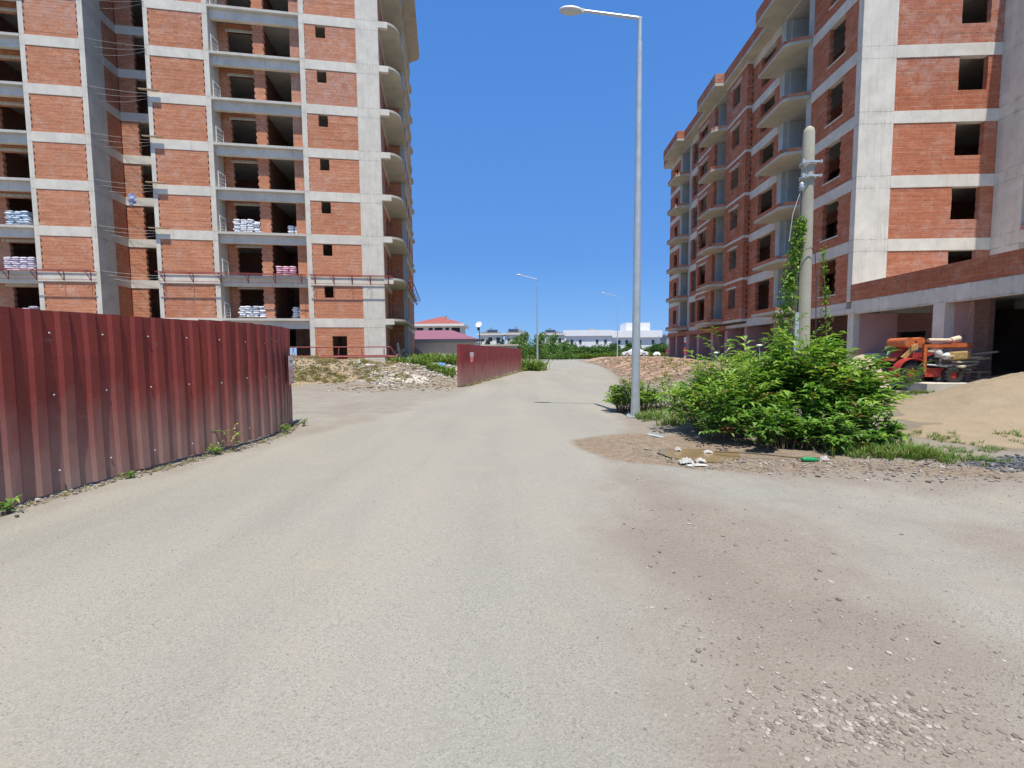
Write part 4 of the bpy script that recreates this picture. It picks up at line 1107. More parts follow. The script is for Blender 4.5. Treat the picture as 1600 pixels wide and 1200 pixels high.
for i in range(200):
    (px, py), (tx, ty) = at2(L2 * random.random()); sp.append((px + random.uniform(-.05, .25), py, random.uniform(.5, 1.4)))
tufts('dry_grass', sp, 'drygrass', 'dry yellow-green weeds over the debris mound and along the fences')
sp = [(random.gauss(1.75, .45), random.gauss(43.8, 1.6), random.uniform(4, 9)) for i in range(130)]
sp += [(random.uniform(5, 40), random.uniform(111.5, 114), random.uniform(6, 14)) for i in range(500)]
sp += [(random.uniform(-8.5, -3), random.uniform(33, 42), random.uniform(3, 7)) for i in range(260)]
sp += [(random.uniform(-7.5, -3.5), random.gauss(27.5, .6), random.uniform(2, 4)) for i in range(130)]
tufts('tall_grass', sp, 'grass', 'tall green weeds behind and at the end of the far fence', wd=.012)
# individual weeds at the fence foot
def weed(x, y, h, lab, flowers=0, grp='weeds at the foot of the near fence'):
    root = empty('weed_plant', (x, y, G(x, y)), random.uniform(0, 6), lab, 'weed', grp)
    m = MB(); ms = MB()
    for i in range(5 if flowers else 9):
        a = random.uniform(0, 6.28); t = Vector((cos(a) * h * .4, sin(a) * h * .4, h * random.uniform(.5, 1)))
        sprays(m, ms, Vector((0, 0, 0)), t, 3 if flowers else 5, h * .35 + .02, .022, (.4, .9), .003, False)
        if flowers:
            f = MB(); f.lathe([(0, .006), (.014, .004), (.018, 0), (0, -.004)], 8); o = f.build('flower_head', M['flower'], root); o.location = t + Vector((0, 0, .01 + .25 * .4 * h * sin(pi * .9)))
    m.build('foliage', M['leaf' if not flowers else 'drygrass'], root); ms.build('stems', M['stem'], root)
for (s, dx, h, lab, fl) in ((3.9, .22, .13, 'spreading grassy weed at the left photo edge by the fence', 0), (5.35, .18, .16, 'small leafy weed under the fence near a thin dry stalk', 0), (6.6, .2, .09, 'flat little weed on the kerb below the fence middle', 0), (8.0, .12, .17, 'spiky rosette weed beside the yellow flowers', 0), (8.35, .1, .42, 'tall thin weed with yellow flowers against the fence', 1), (10.0, .15, .2, 'upright leafy weed near the end of the near fence', 0), (10.9, .35, .16, 'small weed in the shade at the very end of the near fence', 0)):
    (px, py), t_ = at1(s + 0.15); weed(px + dx, py, h, lab, fl)
(px, py), t_ = at1(5.2); m = MB(); m.tube([(px + .1, py, .02), (px + .22, py + .05, .3), (px + .26, py + .08, .5)], .004, 4); o = m.build('dry_stalk', M['woodlight']); tag(o, 'thin dry stalk leaning from the fence foot', 'stalk')
weed(12.55, 14.3, 1.0, 'tall dark weed standing in front of the red machine', 0, 'tall weeds'); 

# ------------------------------------------------------------------ far vegetation
def cloud(m, c, r, n, L, tone=.5, flat=1.0, seedn=0.):
    for i in range(n):
        v = rv(1).normalized(); q = random.random() ** .35
        lump = 1 + .35 * nz(v.x * 2.2 + seedn, v.y * 2.2, v.z * 2.2)
        p = Vector((c[0] + v.x * r[0] * q * lump, c[1] + v.y * r[1] * q * lump, c[2] + v.z * r[2] * q * lump))
        if p.z < .05: p.z = random.uniform(.05, .3)
        d = (v + rv(.5)).normalized(); s_ = d.cross(rv(1)).normalized(); k = L * random.uniform(.6, 1.3)
        u = min(1, max(0, random.gauss(tone, .2))); uv = [(u, 0)] * 4
        a = p - s_ * k * .5; b = p + d * k * .4; c_ = p + s_ * k * .5; e = p - d * k * .4 + rv(.05 * k)
        m.face([tuple(a), tuple(b), tuple(c_), tuple(e)], uv)
def shrub_proto(seed, h, w_):
    random.seed(seed); root = empty('hazel_shrub', (0, 0, 0)); m = MB(); ms = MB()
    for i in range(7):
        a = random.uniform(0, 6.28); t = Vector((cos(a) * w_ * .35, sin(a) * w_ * .35, h * random.uniform(.5, .8)))
        ms.tube([(0, 0, 0), tuple(t * .5 + rv(.05)), tuple(t)], [.06, .04, .02], 5, False)
        cloud(m, (t.x, t.y, t.z), (w_ * .3, w_ * .3, h * .28), 190, .34, .5, 1, seed + i)
    cloud(m, (0, 0, h * .35), (w_ * .5, w_ * .45, h * .35), 350, .34, .35, 1, seed)
    m.build('foliage', M['hazel'], root); ms.build('stems', M['trunk'], root); reg(root); return root
protos = [shrub_proto(101, 3.2, 4.2), shrub_proto(102, 2.8, 4.6), shrub_proto(103, 3.5, 3.8)]
used = [False] * 3
random.seed(5)
lab_pos = []
rows = [(116, 4.5, 48, 3.3), (122, 3, 52, 3.6)]
cnt = 0
for (yy, xa, xb, st) in rows:
    x = xa; i = 0
    while x < xb:
        k = random.randrange(3); o = protos[k] if not used[k] else copy_tree(protos[k]); used[k] = True
        o.location = (x, yy + random.uniform(-1, 1), .2); s = random.uniform(.8, 1.12); o.scale = (s, s, s * random.uniform(.9, 1.15) * (.9 if yy < 120 else 1.05)); o.rotation_euler = (0, 0, random.uniform(0, 6.28))
        tag(o, 'dense green hazel shrub in the hedge-like orchard across the junction, below the white building', 'shrub', 'hazel shrubs in the orchard across the junction')
        x += st * random.uniform(.8, 1.2); i += 1
def tree(x, y, h, w_, trunk_h, lab, mat='poplar', nm='broadleaf_tree', n=1100, L=.35, seed=1, col=1.0):
    random.seed(seed); root = empty(nm, (x, y, G(x, y) if y < 60 else .1), 0, lab, 'tree', 'trees behind the far fence')
    m = MB(); ms = MB()
    ms.tube([(0, 0, 0), (.05, 0, h * .4), (0, .05, h * .85)], [.16, .1, .03], 6)
    nb = 9
    for i in range(nb):
        t = i / nb; a = i * 2.4; zc = trunk_h + (h - trunk_h) * (.1 + .85 * t); ww = w_ * (.5 * (1 - t) ** .6 + .12)
        cx, cy = cos(a) * ww * .45, sin(a) * ww * .45
        ms.tube([(0, 0, zc - h * .12), (cx, cy, zc)], [.05, .02], 5, False)
        cloud(m, (cx, cy, zc), (ww * .7, ww * .7, (h - trunk_h) * .17), int(n / nb), L, .5, 1, seed + i)
    m.build('crown', M[mat], root); ms.build('trunk', M['trunk'], root); return root
tree(.9, 92, 5.0, 5.2, .3, 'bushy tree right of the far fence end, left of the others', seed=31)
tree(2.6, 97, 6.2, 4.6, .4, 'tall bushy tree just left of the second street lamp', seed=32)
tree(6.0, 96, 5.9, 5.6, .3, 'bright young tree just right of the second street lamp', seed=33)
tree(9.0, 100, 5.9, 4.6, .4, 'upright tree between the lamp and the white building', seed=34)
tree(12.2, 104, 4.4, 5.0, .2, 'lower round tree at the left corner of the white building', seed=35)
tree(-1.2, 88, 3.0, 4.0, .2, 'low bushy tree showing over the end of the far fence', seed=36)
for i, (x, h) in enumerate(((-5.2, 4.0), (-3.2, 4.6), (-1.3, 4.4))):
    tree(x * 1.55, 92, h, 1.9, .3, ('dark little conifer left of three before the pale villa', 'dark conifer in the middle before the pale villa', 'dark conifer right of three before the pale villa')[i], 'conif', 'conifer_tree', 700, .3, 41 + i)
random.seed(50)
m = MB()
for i in range(60):
    a = i / 60; x = -60 + 62 * a
    if -30 < x < 4: cloud(m, (x * 1.3, 128 + random.uniform(-4, 4), 1.4), (3, 2, 1.7), 120, .5, .4, 1, i)
for i in range(50): cloud(m, (14 + i * 2.4, 150 + random.uniform(-6, 6) + 20 * (i > 14), 1.2), (3, 3, 2.0), 90, .7, .35, 1, i)
o = m.build('distant_thicket', M['hazel']); tag(o, 'continuous green thicket behind the fences and orchard', 'vegetation', kind='stuff')

# pale sand heap
random.seed(3)
SM = NT('building_sand', .95, .1); SM.base(SM.mix(SM.ramp(SM.noise(3, 7, .7), .3, .7), (.36, .29, .21), (.43, .355, .265))); SM.bump(SM.noise(30, 6, .8), .4, .02)
def heap(x, y, rx, ry, h, label, seed, n=40):
    m = MB(); z0 = G(x, y)
    for j in range(n + 1):
        for i in range(n + 1):
            u = -1 + 2 * i / n; v = -1 + 2 * j / n; r_ = sqrt(u * u + v * v)
            zz = h * (1.02 - min(1, (r_ ** 2 + .015) ** .5 * (1 + .12 * fb(u * 1.5, v * 1.5, seed)))) + .03 * fb(u * 5, v * 5, seed)
            m.v.append((u * rx, v * ry, zz - .04))
    for j in range(n):
        for i in range(n): a = j * (n + 1) + i; m.f.append((a, a + 1, a + n + 2, a + n + 1)); m.uv.append([(0, 0)] * 4)
    o = m.build('sand_pile', SM.m, None, True); o.location = (x, y, z0 - .02); tag(o, label, 'sand pile'); return o

def uvcol(name, stops, rough=.9):
    t = NT(name, rough, .2); sp_ = t.n.new('ShaderNodeSeparateXYZ'); t.link(t.tc.outputs['UV'], sp_.inputs[0])
    c = t.colr(sp_.outputs['X'], stops); t.base(t.mix(t.ramp(t.noise(25, 4), .35, .7, 0, .3), c, (.2, .17, .14))); t.bump(t.noise(40, 4), .3, .01); return t.m
M['stones'] = uvcol('pebbles', [(0, (.15, .13, .11)), (.4, (.23, .2, .17)), (.8, (.31, .28, .24)), (1, (.44, .41, .36))])
M['rubblemat'] = uvcol('brick_rubble', [(0, (.33, .14, .09)), (.18, (.34, .2, .135)), (.4, (.35, .27, .19)), (.75, (.25, .19, .135)), (.92, (.36, .3, .23)), (1, (.55, .52, .47))])
M['clods'] = uvcol('earth_clods', [(0, (.20, .15, .095)), (.5, (.31, .245, .16)), (.9, (.38, .325, .24)), (1, (.56, .53, .48))])
M['chalkm'] = uvcol('white_lumps', [(0, (.36, .32, .27)), (.5, (.48, .45, .40)), (1, (.66, .64, .60))])

# ================================================================== FAR BUILDINGS
def wallbox(m, x0, x1, y0, y1, z0, z1): m.box(x0, x1, y0, y1, z0, z1)
def win(parent, x, z, w_, h_, y, mat='glassdark', frame='white', sill=True):
    f = MB(); t = .06
    f.box(x - w_ / 2 - t, x - w_ / 2, y - .04, y + .02, z, z + h_); f.box(x + w_ / 2, x + w_ / 2 + t, y - .04, y + .02, z, z + h_); f.box(x - w_ / 2 - t, x + w_ / 2 + t, y - .04, y + .02, z + h_, z + h_ + t)
    f.box(x - w_ / 2 - t, x + w_ / 2 + t, y - .09, y + .02, z - .07, z)
    o = f.build('window', M[frame], parent)
    p = MB(); p.box(x - w_ / 2, x + w_ / 2, y - .012, y + .01, z, z + h_); p.build('pane', M[mat], o)
def hip(m, x0, x1, y0, y1, z0, h, ov=.5):
    x0 -= ov; x1 += ov; y0 -= ov; y1 += ov; d = (y1 - y0) / 2
    if x1 - x0 >= y1 - y0: r0, r1 = (x0 + d, (y0 + y1) / 2, z0 + h), (x1 - d, (y0 + y1) / 2, z0 + h)
    else: c = (x0 + x1) / 2; r0 = r1 = (c, (y0 + y1) / 2, z0 + h)
    A, B, C_, D = (x0, y0, z0), (x1, y0, z0), (x1, y1, z0), (x0, y1, z0)
    m.face([A, B, r1, r0]); m.face([C_, D, r0, r1]); m.face([B, C_, r1]); m.face([D, A, r0]); m.face([D, C_, B, A])
# long shed with magenta roof
S = empty('low_shed', (0, 0, 0), 0, 'long low beige shed under a magenta sheet-metal roof, beside the tower', 'shed')
m = MB(); m.box(-19, -4.6, 54.75, 66, .2, 3.1); m.build('wall', M['beigewall'], S)
m = MB(); m.box(-19.3, -4.3, 54.35, 54.74, 2.95, 3.35); m.build('eaves_board', M['greywall'], S)
m = MB(); m.face([(-19.6, 54.2, 3.37), (-4.1, 54.2, 3.37), (-8.0, 60.5, 4.75), (-19.6, 60.5, 4.75)]); m.face([(-4.1, 54.2, 3.37), (-4.1, 66.8, 3.37), (-8.0, 60.5, 4.75)]); m.face([(-4.1, 66.8, 3.37), (-19.6, 66.8, 3.37), (-19.6, 60.5, 4.75), (-8.0, 60.5, 4.75)]); m.face([(-19.6, 66.8, 3.37), (-4.1, 66.8, 3.37), (-4.1, 54.2, 3.37), (-19.6, 54.2, 3.37)]); m.build('roof', M['roofpink'], S)
# house with red hip roof behind
Hh = empty('hip_roof_house', (0, 0, 0), 0, 'white house with red tiled hip roof rising behind the magenta-roofed shed', 'house')
m = MB(); m.box(-19.5, -10.2, 90, 99, .2, 7.1); m.build('wall', M['creamwall'], Hh)
m = MB(); m.box(-20.3, -9.4, 89.2, 99.8, 7.1, 7.55); m.build('eaves', M['white'], Hh)
m = MB(); hip(m, -19.5, -10.2, 90, 99, 7.56, 1.75, .7); rf = m.build('roof', M['rooftile'], Hh)
m = MB(); m.box(-14.2, -13.6, 94, 94.6, 8.8, 9.5); m.build('chimney', M['greywall'], rf)
for i, (x, w_) in enumerate(((-18.5, 1.7), (-16.2, .8), (-14.6, 1.6), (-12.9, .7), (-11.2, 1.7))): win(Hh, x, 5.2, w_, 1.6, 89.98)
# satellite dish on mast
D = empty('satellite_dish', (-3.85, 53.5, G(-3.85, 53.5)), 0, 'white satellite dish on a thin mast right of the magenta roof', 'satellite dish')
m = MB(); m.tube([(0, 0, 0), (0, 0, 4.0)], .045, 8); m.build('mast', M['wire'], D)
m = MB(); m.lathe([(.0, .0), (.2, .02), (.30, .05), (.38, .1)], 18); o = m.build('dish', M['white'], D, True); o.location = (-.05, -.05, 4.15); o.rotation_euler = (rad(62), 0, rad(-15)); so = o.modifiers.new('t', 'SOLIDIFY'); so.thickness = .02
m = MB(); m.box(-.25, .0, -.05, .1, 3.5, 3.95); m.build('bracket', M['wire'], D)
_o = heap(-10.2, 45, 2.2, 2.0, 1.9, 'brown earth heap at the corner between the tower and the shed', 9); _o.name = 'earth_heap'; _o['category'] = 'earth heap'; _o.data.materials[0] = M['clods']
# low concrete wall
m = MB(); m.box(-3.3, .6, 47.5, 47.9, .2, 2.4); m.box(-3.4, .7, 47.4, 48.0, 2.4, 2.55); o = m.build('boundary_wall', M['slab']); tag(o, 'pale concrete wall showing above the far maroon fence', 'wall')
# villas
def villa(x0, x1, y, z1, rh, lab, dorm, seed):
    random.seed(seed); R_ = empty('villa', (0, 0, 0), 0, lab, 'house', 'dark-roofed villas beyond the trees')
    m = MB(); m.box(x0, x1, y, y + 10, .1, z1); m.build('wall', M['creamwall'], R_)
    m = MB(); m.box(x0 - .5, x1 + .5, y - .5, y + 10.5, z1, z1 + .4); m.build('eaves', M['white'], R_)
    m = MB(); hip(m, x0, x1, y, y + 10, z1 + .41, rh, .2); rf = m.build('roof', M['roofdark'], R_)
    m = MB(); m.box((x0 + x1) / 2 - .35, (x0 + x1) / 2 + .35, y + 4.4, y + 5, z1 + rh - .3, z1 + rh + .9); m.build('chimney', M['greywall'], rf)
    m = MB(); m.obox(((x0 + x1) / 2 + dorm, y + 2.3, z1 + .41 + rh * .62), (1.5, 0, 0), (0, 1.0, .34), (0, -.02, .05)); m.build('solar_panel', M['glassdark'], rf)
    n = int((x1 - x0) / 2.2)
    for i in range(n):
        x = x0 + (i + .5) * (x1 - x0) / n
        for z in (z1 - 2.4, z1 - 5.3):
            if z > .3: win(R_, x, z, random.choice((.8, 1.1)), random.choice((1.3, 1.7)), y - .01)
    for zz in (z1 - 2.8,):
        m = MB(); m.box(x0 + 1, x0 + 4.5, y - 1.1, y, zz, zz + .15); m.box(x0 + 1, x0 + 4.5, y - 1.1, y - 1.04, zz + .15, zz + .95); m.build('balcony', M['white'], R_)
villa(-9.6, -2.8, 130, 6.9, 1.5, 'pale villa with dark hip roof behind the conifers, right of the satellite dish', .5, 61)
villa(-2.0, 4.8, 133, 7.1, 1.7, 'pale villa with dark pitched roof left of the second street lamp', -1, 62)
villa(7.8, 15.6, 134, 7.0, 1.4, 'pale villa with dark roof directly left of the long white building', 0, 63)
# white long building
Wb = empty('white_building', (0, 0, 0), 0, 'long two-tier plain white building with small square windows beyond the orchard', 'building')
m = MB(); m.box(17.2, 33.2, 150, 175, .1, 8.4); m.box(33.2, 49.6, 150.5, 175, .1, 8.1); m.box(16.9, 18.0, 149.6, 151, .1, 8.9); m.build('wall', M['whitewall'], Wb)
m = MB(); m.box(17.0, 33.3, 149.4, 150.0, 7.2, 9.1); m.box(33.3, 50.0, 149.7, 150.5, 6.6, 8.9); m.build('parapet_band', M['whitewall'], Wb)
m = MB(); m.box(38.5, 46.6, 152, 160, 8.9, 11.6); m.build('stair_head', M['whitewall'], Wb)
m = MB(); m.box(26, 28, 153, 155, 9.1, 9.8); m.box(41.5, 43.5, 153, 155, 11.6, 12.2); m.build('roof_unit', M['greywall'], Wb)
for x in (20.0, 22.8, 28.4, 31.2): win(Wb, x, 4.7, .8, 1.2, 149.97, frame='greywall')
for x in (35.9, 38.4, 42.8, 47.2): win(Wb, x, 4.5, .8, 1.2, 150.47, frame='greywall')
for x in (22.0, 33.5): m = MB(); m.box(x - .5, x + .5, 149.93, 149.99, 1.2, 3.4); m.build('door', M['greywall'], Wb)
for x in (17.5, 48.9): m = MB(); m.box(x - .08, x + .08, 149.5, 149.6, 0, 7.2); m.build('downpipe', M['greywall'], Wb)
# grey building right of it
Gb = empty('grey_building', (0, 0, 0), 0, 'low grey building with window band between the white building and the red block', 'building')
m = MB(); m.box(55, 72, 160, 172, .1, 7.6); m.build('wall', M['greywall'], Gb)
m = MB(); m.box(54.7, 72.3, 159.6, 172.3, 7.6, 8.1); m.build('parapet_band', M['white'], Gb)
for x in (57, 60, 63, 66, 69): win(Gb, x, 4.5, 1.8, 1.3, 159.99)
# building behind right block (seen through ground floor) and red truck, white car
Rb2 = empty('pale_house', (0, 0, 0), 0, 'pale house glimpsed between the ground-floor columns of the red block', 'house')
m = MB(); m.box(42, 52, 105, 113, .1, 6.2); m.build('wall', M['creamwall'], Rb2); m = MB(); hip(m, 42, 52, 105, 113, 6.21, 1.4, .5); m.build('roof', M['rooftile'], Rb2)
for x in (43.5, 46, 48.5): win(Rb2, x, 3.8, 1.2, 1.3, 104.99)

def car(x, y, rz, mat, label, nm='parked_car', k=1.0, truck=False):
    root = empty(nm, (x, y, G(x, y)), rz, label, 'truck' if truck else 'car')
    m = MB()
    if not truck:
        prof = [(-2.15, .3), (-2.2, .62), (-2.05, .86), (-1.45, .95), (-.85, 1.36), (.55, 1.40), (1.2, .98), (2.0, .84), (2.2, .6), (2.15, .3)]
    else:
        prof = [(-2.7, .45), (-2.7, 1.15), (.4, 1.15), (.4, 2.1), (1.7, 2.15), (2.2, 1.3), (2.75, 1.15), (2.8, .45)]
    W = .85 * k
    n = len(m.v)
    for sy in (-1, 1):
        for (a, b) in prof: m.v.append((a, sy * (W - (.16 if b > 1.1 and not truck else 0)), b))
    N = len(prof)
    for i in range(N):
        j = (i + 1) % N; m.f.append((i, j, N + j, N + i)); m.uv.append([(0, 0)] * 4)
    m.f.append(tuple(range(N))[::-1]); m.uv.append([(0, 0)] * N); m.f.append(tuple(range(N, 2 * N))); m.uv.append([(0, 0)] * N)
    m.build('body', M[mat], root, bevel=.05)
    g = MB()
    for sy in (-1, 1):
        y0 = sy * (W - .10) if not truck else sy * (W + .004)
        if not truck: g.face([(-1.3, sy * (W - .02), .98), (1.0, sy * (W - .02), 1.0), (.5, sy * (W - .13), 1.33), (-.8, sy * (W - .13), 1.3)])
        else: g.face([(.55, y0, 1.35), (1.95, y0, 1.35), (1.6, y0, 2.0), (.55, y0, 2.0)])
    g.build('side_window', M['glassdark'], root)
    for sx in (-1.4, 1.4):
        for sy in (-1, 1):
            wv = MB(); wv.tube([(sx, sy * (W - .2), .33), (sx, sy * (W + .02), .33)], .33, 16); o = wv.build('wheel', M['rubber'], root)
            h_ = MB(); h_.tube([(sx, sy * (W + .02), .33), (sx, sy * (W + .035), .33)], .2, 12); h_.build('rim', M['galv'], o)
    for sy in (-.55, .55):
        l_ = MB(); xx = 2.19 if not truck else 2.8; l_.box(xx, xx + .03, sy - .18, sy + .18, .62, .78); l_.build('headlight', M['lens'], root)
    return root
car(21.6, 79, rad(172), 'carwhite', 'white car parked behind the rubble, partly hidden by the near lamp pole')
car(24.3, 62.0, rad(190), 'carred', 'red truck seen between the ground-floor columns of the red block', 'parked_truck', 1.1, True)

# ================================================================== SITE CLUTTER
# red truss lying by the tower
T = empty('steel_truss', (-10.6, 28.6, 1.45), A_L * .6, 'long red steel truss lying behind the debris mound at the tower foot', 'truss')
m = MB()
for (y, z, r_) in ((-.25, .0, .065), (.25, .0, .06), (0, .62, .04), (-.45, -.55, .05)): m.tube([(-5, y, z), (2.8 if z > .5 else 3.1, y, z)], r_, 6)
m.build('chord', M['redsteel'], T)
m = MB(); m.obox((-1, 0, .05), (4.0, 0, 0), (0, .22, 0), (0, 0, .05)); m.obox((1.0, -.45, -.5), (2.2, 0, 0), (0, .12, 0), (0, 0, .09)); m.build('web_plate', M['redsteel'], T)
m = MB()
for i in range(6):
    x = -4.6 + i * 1.4
    m.tube([(x, -.25, 0), (x, 0, .62)], .018, 5); m.tube([(x, .25, 0), (x, 0, .62)], .018, 5)
m.tube([(2.8, 0, .62), (3.2, 0, .05), (3.5, 0, -.7)], .03, 5); m.tube([(2.5, -.2, 0), (2.7, -.3, -.75)], .03, 5); m.tube([(3.1, .2, 0), (2.9, .2, -.75)], .03, 5); m.tube([(2.4, 0, -.7), (3.6, -.1, -.45)], .03, 5)
m.build('brace', M['redsteel'], T)

# planks / rubbish in the ground floor corner recess of the tower
random.seed(77)
for i in range(16):
    m = MB(); L_ = random.uniform(.5, 1.3); m.obox((0, 0, 0), (L_, 0, 0), (0, random.uniform(.04, .1), 0), (0, 0, .02)); o = m.build('broken_plank', M[random.choice(('wood', 'woodlight', 'redsteel'))])
    p = LW(random.uniform(.2, .9), random.uniform(.9, 4.2), .95 + random.uniform(.1, .7)); o.location = p; o.rotation_euler = (random.uniform(-.3, .3), random.uniform(-1.2, -.2), random.uniform(.8, 2.2))
    tag(o, 'broken plank in the rubbish heap against the brick at the tower corner', 'plank', 'broken planks heaped at the tower corner')
m = MB(); m.lathe([(.5, 0), (.48, .2), (.3, .42), (0, .5)], 10, (0, 0, 0), 1.2, .8); m.v = [(x + .1 * nz(x * 3, y * 3, z * 3), y + .1 * nz(y * 3, z * 3, 5), z) for (x, y, z) in m.v]
o = m.build('tarp_bundle', M['tarp'], None, True); p = LW(1.5, 1.4, .85); o.location = p; tag(o, 'grey-blue tarp bundle beside the planks at the tower corner', 'tarp')

# rocks, rubble, gravel
def rockmesh(seed):
    rr = random.Random(seed); bm = bmesh.new(); bmesh.ops.create_icosphere(bm, subdivisions=1, radius=1)
    vs = [Vector(v.co) * (1 + rr.uniform(-.28, .28)) for v in bm.verts]; fs = [[v.index for v in f.verts] for f in bm.faces]; bm.free(); return vs, fs
ROCKS = [rockmesh(i) for i in range(7)]
def scatter(name, items, mat, label, uvr=True):
    m = MB()
    for (x, y, z, s, fl) in items:
        vs, fs = random.choice(ROCKS); a = random.uniform(0, 6.28); ca, sa = cos(a), sin(a); sx = s * random.uniform(.7, 1.4); sz = s * fl
        n = len(m.v); u = random.random()
        for v in vs:
            px, py = v.x * sx, v.y * s
            m.v.append((x + px * ca - py * sa, y + px * sa + py * ca, z + v.z * sz))
        for f in fs: m.f.append(tuple(n + k for k in f)); m.uv.append([(u, 0)] * 3)
    o = m.build(name, mat); tag(o, label, kind='stuff'); return o
random.seed(91)
it = []
def inapron(x, y): return x > lerp_tab(RR, y) - .25 and y < 7.2
for i in range(12500):
    y = 1.1 + 6 * random.random() ** 1.3; x = lerp_tab(RR, y) - .2 + random.random() ** 1.1 * (5.0 if y > 3 else 2.6)
    dn = .35 + .65 * (nz(x * 1.1, y * 1.1, 7) > -.05)
    if seg(x, y, 2.1, 6.2, 3.4, 3.9) < .6 or seg(x, y, 3.4, 3.9, 3.0, 1.8) < .5: dn *= .25
    if random.random() > dn: continue
    s = min(.017, .002 + abs(random.gauss(0, .0027)) * random.choice((.5, .8, 1, 1.6))); it.append((x, y, G(x, y) + s * .1, s, .6))
for i in range(1500):
    y = random.uniform(1.2, 9); x = random.uniform(-4.5, lerp_tab(RR, y)); s = min(.007, .0015 + abs(random.gauss(0, .0018))); it.append((x, y, G(x, y) + s * .4 + .004, s, .6))
for i in range(520):       # coarse pebbles at lower right
    x = random.gauss(1.5, .27); y = random.gauss(1.82, .11); s = random.uniform(.004, .015); it.append((x, y, G(x, y) + s * .05, s, .6))
for i in range(60):
    x = random.uniform(.9, 2.4); y = random.uniform(1.4, 4.5); s = random.uniform(.008, .018); it.append((x, y, G(x, y) + s * .3, s, .6))
for i in range(1800):       # verge between apron and thicket
    x = random.uniform(2.0, 8.5); y = lerp_tab([(2, 6.9), (2.6, 5.95), (4.6, 5.35), (8.5, 5.3)], x) + random.random() ** .8 * 1.1; s = min(.04, .006 + abs(random.gauss(0, .009))); it.append((x, y, G(x, y) + s * .3, s, .6))
for i in range(900):       # dirt strip along the fence foot
    (px, py), t_ = at1(L1 * random.random()); s = min(.045, .004 + abs(random.gauss(0, .009))); x = px + .05 + abs(random.gauss(0, .11)); it.append((x, py, .01 + s * .4, s, .7))
scatter('gravel', it, M['stones'], 'loose pale stones strewn over the road edge and gravel apron')
it = []
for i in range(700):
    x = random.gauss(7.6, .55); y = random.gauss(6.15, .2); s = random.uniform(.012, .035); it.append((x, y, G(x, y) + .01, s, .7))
scatter('shadow_gravel', it, plain('shadow_dark_chips', (.10, .105, .12), .9, 0, .5, 9), 'stone chips coloured dark as a cast shadow at the right edge')  # stones darkened to fill out the painted shadow patch
it = []
for i in range(17000):
    y = 19 + 55 * random.random() ** 1.5; x = lerp_tab(RR, y) + .3 + abs(random.gauss(0, 4))
    if x > 15.2 + .04 * (y - 20): continue
    if fb(x * .4, y * .4, 3) < -.25: continue
    s = min(.17, .010 + abs(random.gauss(0, .027)) * (1 + (y - 19) / 45)); it.append((x, y, G(x, y) + s * .25, s, .55))
for i in range(500):
    y = random.uniform(58, 66); x = lerp_tab(RR, y) + random.uniform(.5, 9); s = random.uniform(.08, .3); it.append((x, y, G(x, y) + s * .2, s, .6))
scatter('brick_rubble', it, M['rubblemat'], 'broken bricks and rubble covering the plot before the red block')
it = []
for i in range(7000):
    x = random.uniform(-15.5, -3.6); y = 21.8 + 7 * random.random()
    if mound(x, y) < .12 and random.random() > .2: continue
    s = min(.15, .012 + abs(random.gauss(0, .03))); it.append((x, y, G(x, y) + s * .3, s, .65))
for i in range(1400):
    x = random.uniform(-8.2, -2.6); y = random.uniform(19, 33)
    s = min(.16, .012 + abs(random.gauss(0, .035))); it.append((x, y, G(x, y) + s * .3, s, .6))
scatter('debris_mound_stones', it, M['clods'], 'earth clods and stones on the debris mound left of the road')
it = []
for i in range(750):
    t = random.random(); x = -8.6 + 2.4 * t + random.gauss(0, .35); y = 25.8 - 3.2 * t + random.gauss(0, .35); s = min(.16, .02 + abs(random.gauss(0, .04))); it.append((x, y, G(x, y) + s * .3, s, .6))
for i in range(350):
    x = random.uniform(-7.5, -3.5); y = random.uniform(25, 32); s = random.uniform(.03, .14); it.append((x, y, G(x, y) + s * .3, s, .5))
scatter('chalk_rubble', it, M['chalkm'], 'white plaster rubble spilling down beside the debris mound')
# blue plastic + white rags in the debris
def rag(name, x, y, z, sx, sy, sz, mat, label, cat, seed, grp=None):
    m = MB(); n = 12
    for j in range(n + 1):
        for i in range(n + 1):
            u = -1 + 2 * i / n; v = -1 + 2 * j / n; e = max(0, 1 - (u * u + v * v) * .7)
            m.v.append((u * sx * (1 + .2 * nz(u * 2, v * 2, seed)), v * sy * (1 + .2 * nz(v * 2, u * 2, seed + 4)), sz * (e * .7 + .45 * nz(u * 3, v * 3, seed + 9))))
    for j in range(n):
        for i in range(n): a = j * (n + 1) + i; m.f.append((a, a + 1, a + n + 2, a + n + 1)); m.uv.append([(0, 0)] * 4)
    o = m.build(name, mat, None, False); o.location = (x, y, z); so = o.modifiers.new('t', 'SOLIDIFY'); so.thickness = .006
    tag(o, label, cat, grp); return o
rag('plastic_sheet', -4.75, 29.8, G(-4.75, 29.8) + .08, .35, .3, .2, M['bluebag'], 'crumpled blue plastic on the debris left of the far fence', 'plastic sheet', 3)
rag('plastic_sheet', -6.2, 29.6, G(-6.2, 29.6) + .08, .7, .4, .16, M['sackW'], 'pale plastic sheet on the debris near the tower corner', 'plastic sheet', 5)
rag('rubbish_lump', 2.52, 6.42, G(2.52, 6.42) + .03, .10, .07, .09, M['rubbish'], 'larger white crumpled rubbish lump at the near edge of the puddle', 'rubbish', 8)
rag('rubbish_lump', 2.76, 6.5, G(2.76, 6.5) + .03, .07, .045, .06, M['rubbish'], 'smaller white rubbish lump right of the large one by the puddle', 'rubbish', 11)
rag('rubbish_lump', 2.62, 6.27, G(2.62, 6.27) + .02, .14, .04, .03, M['rubbish'], 'flat white scraps just below the large rubbish lump', 'rubbish', 14)
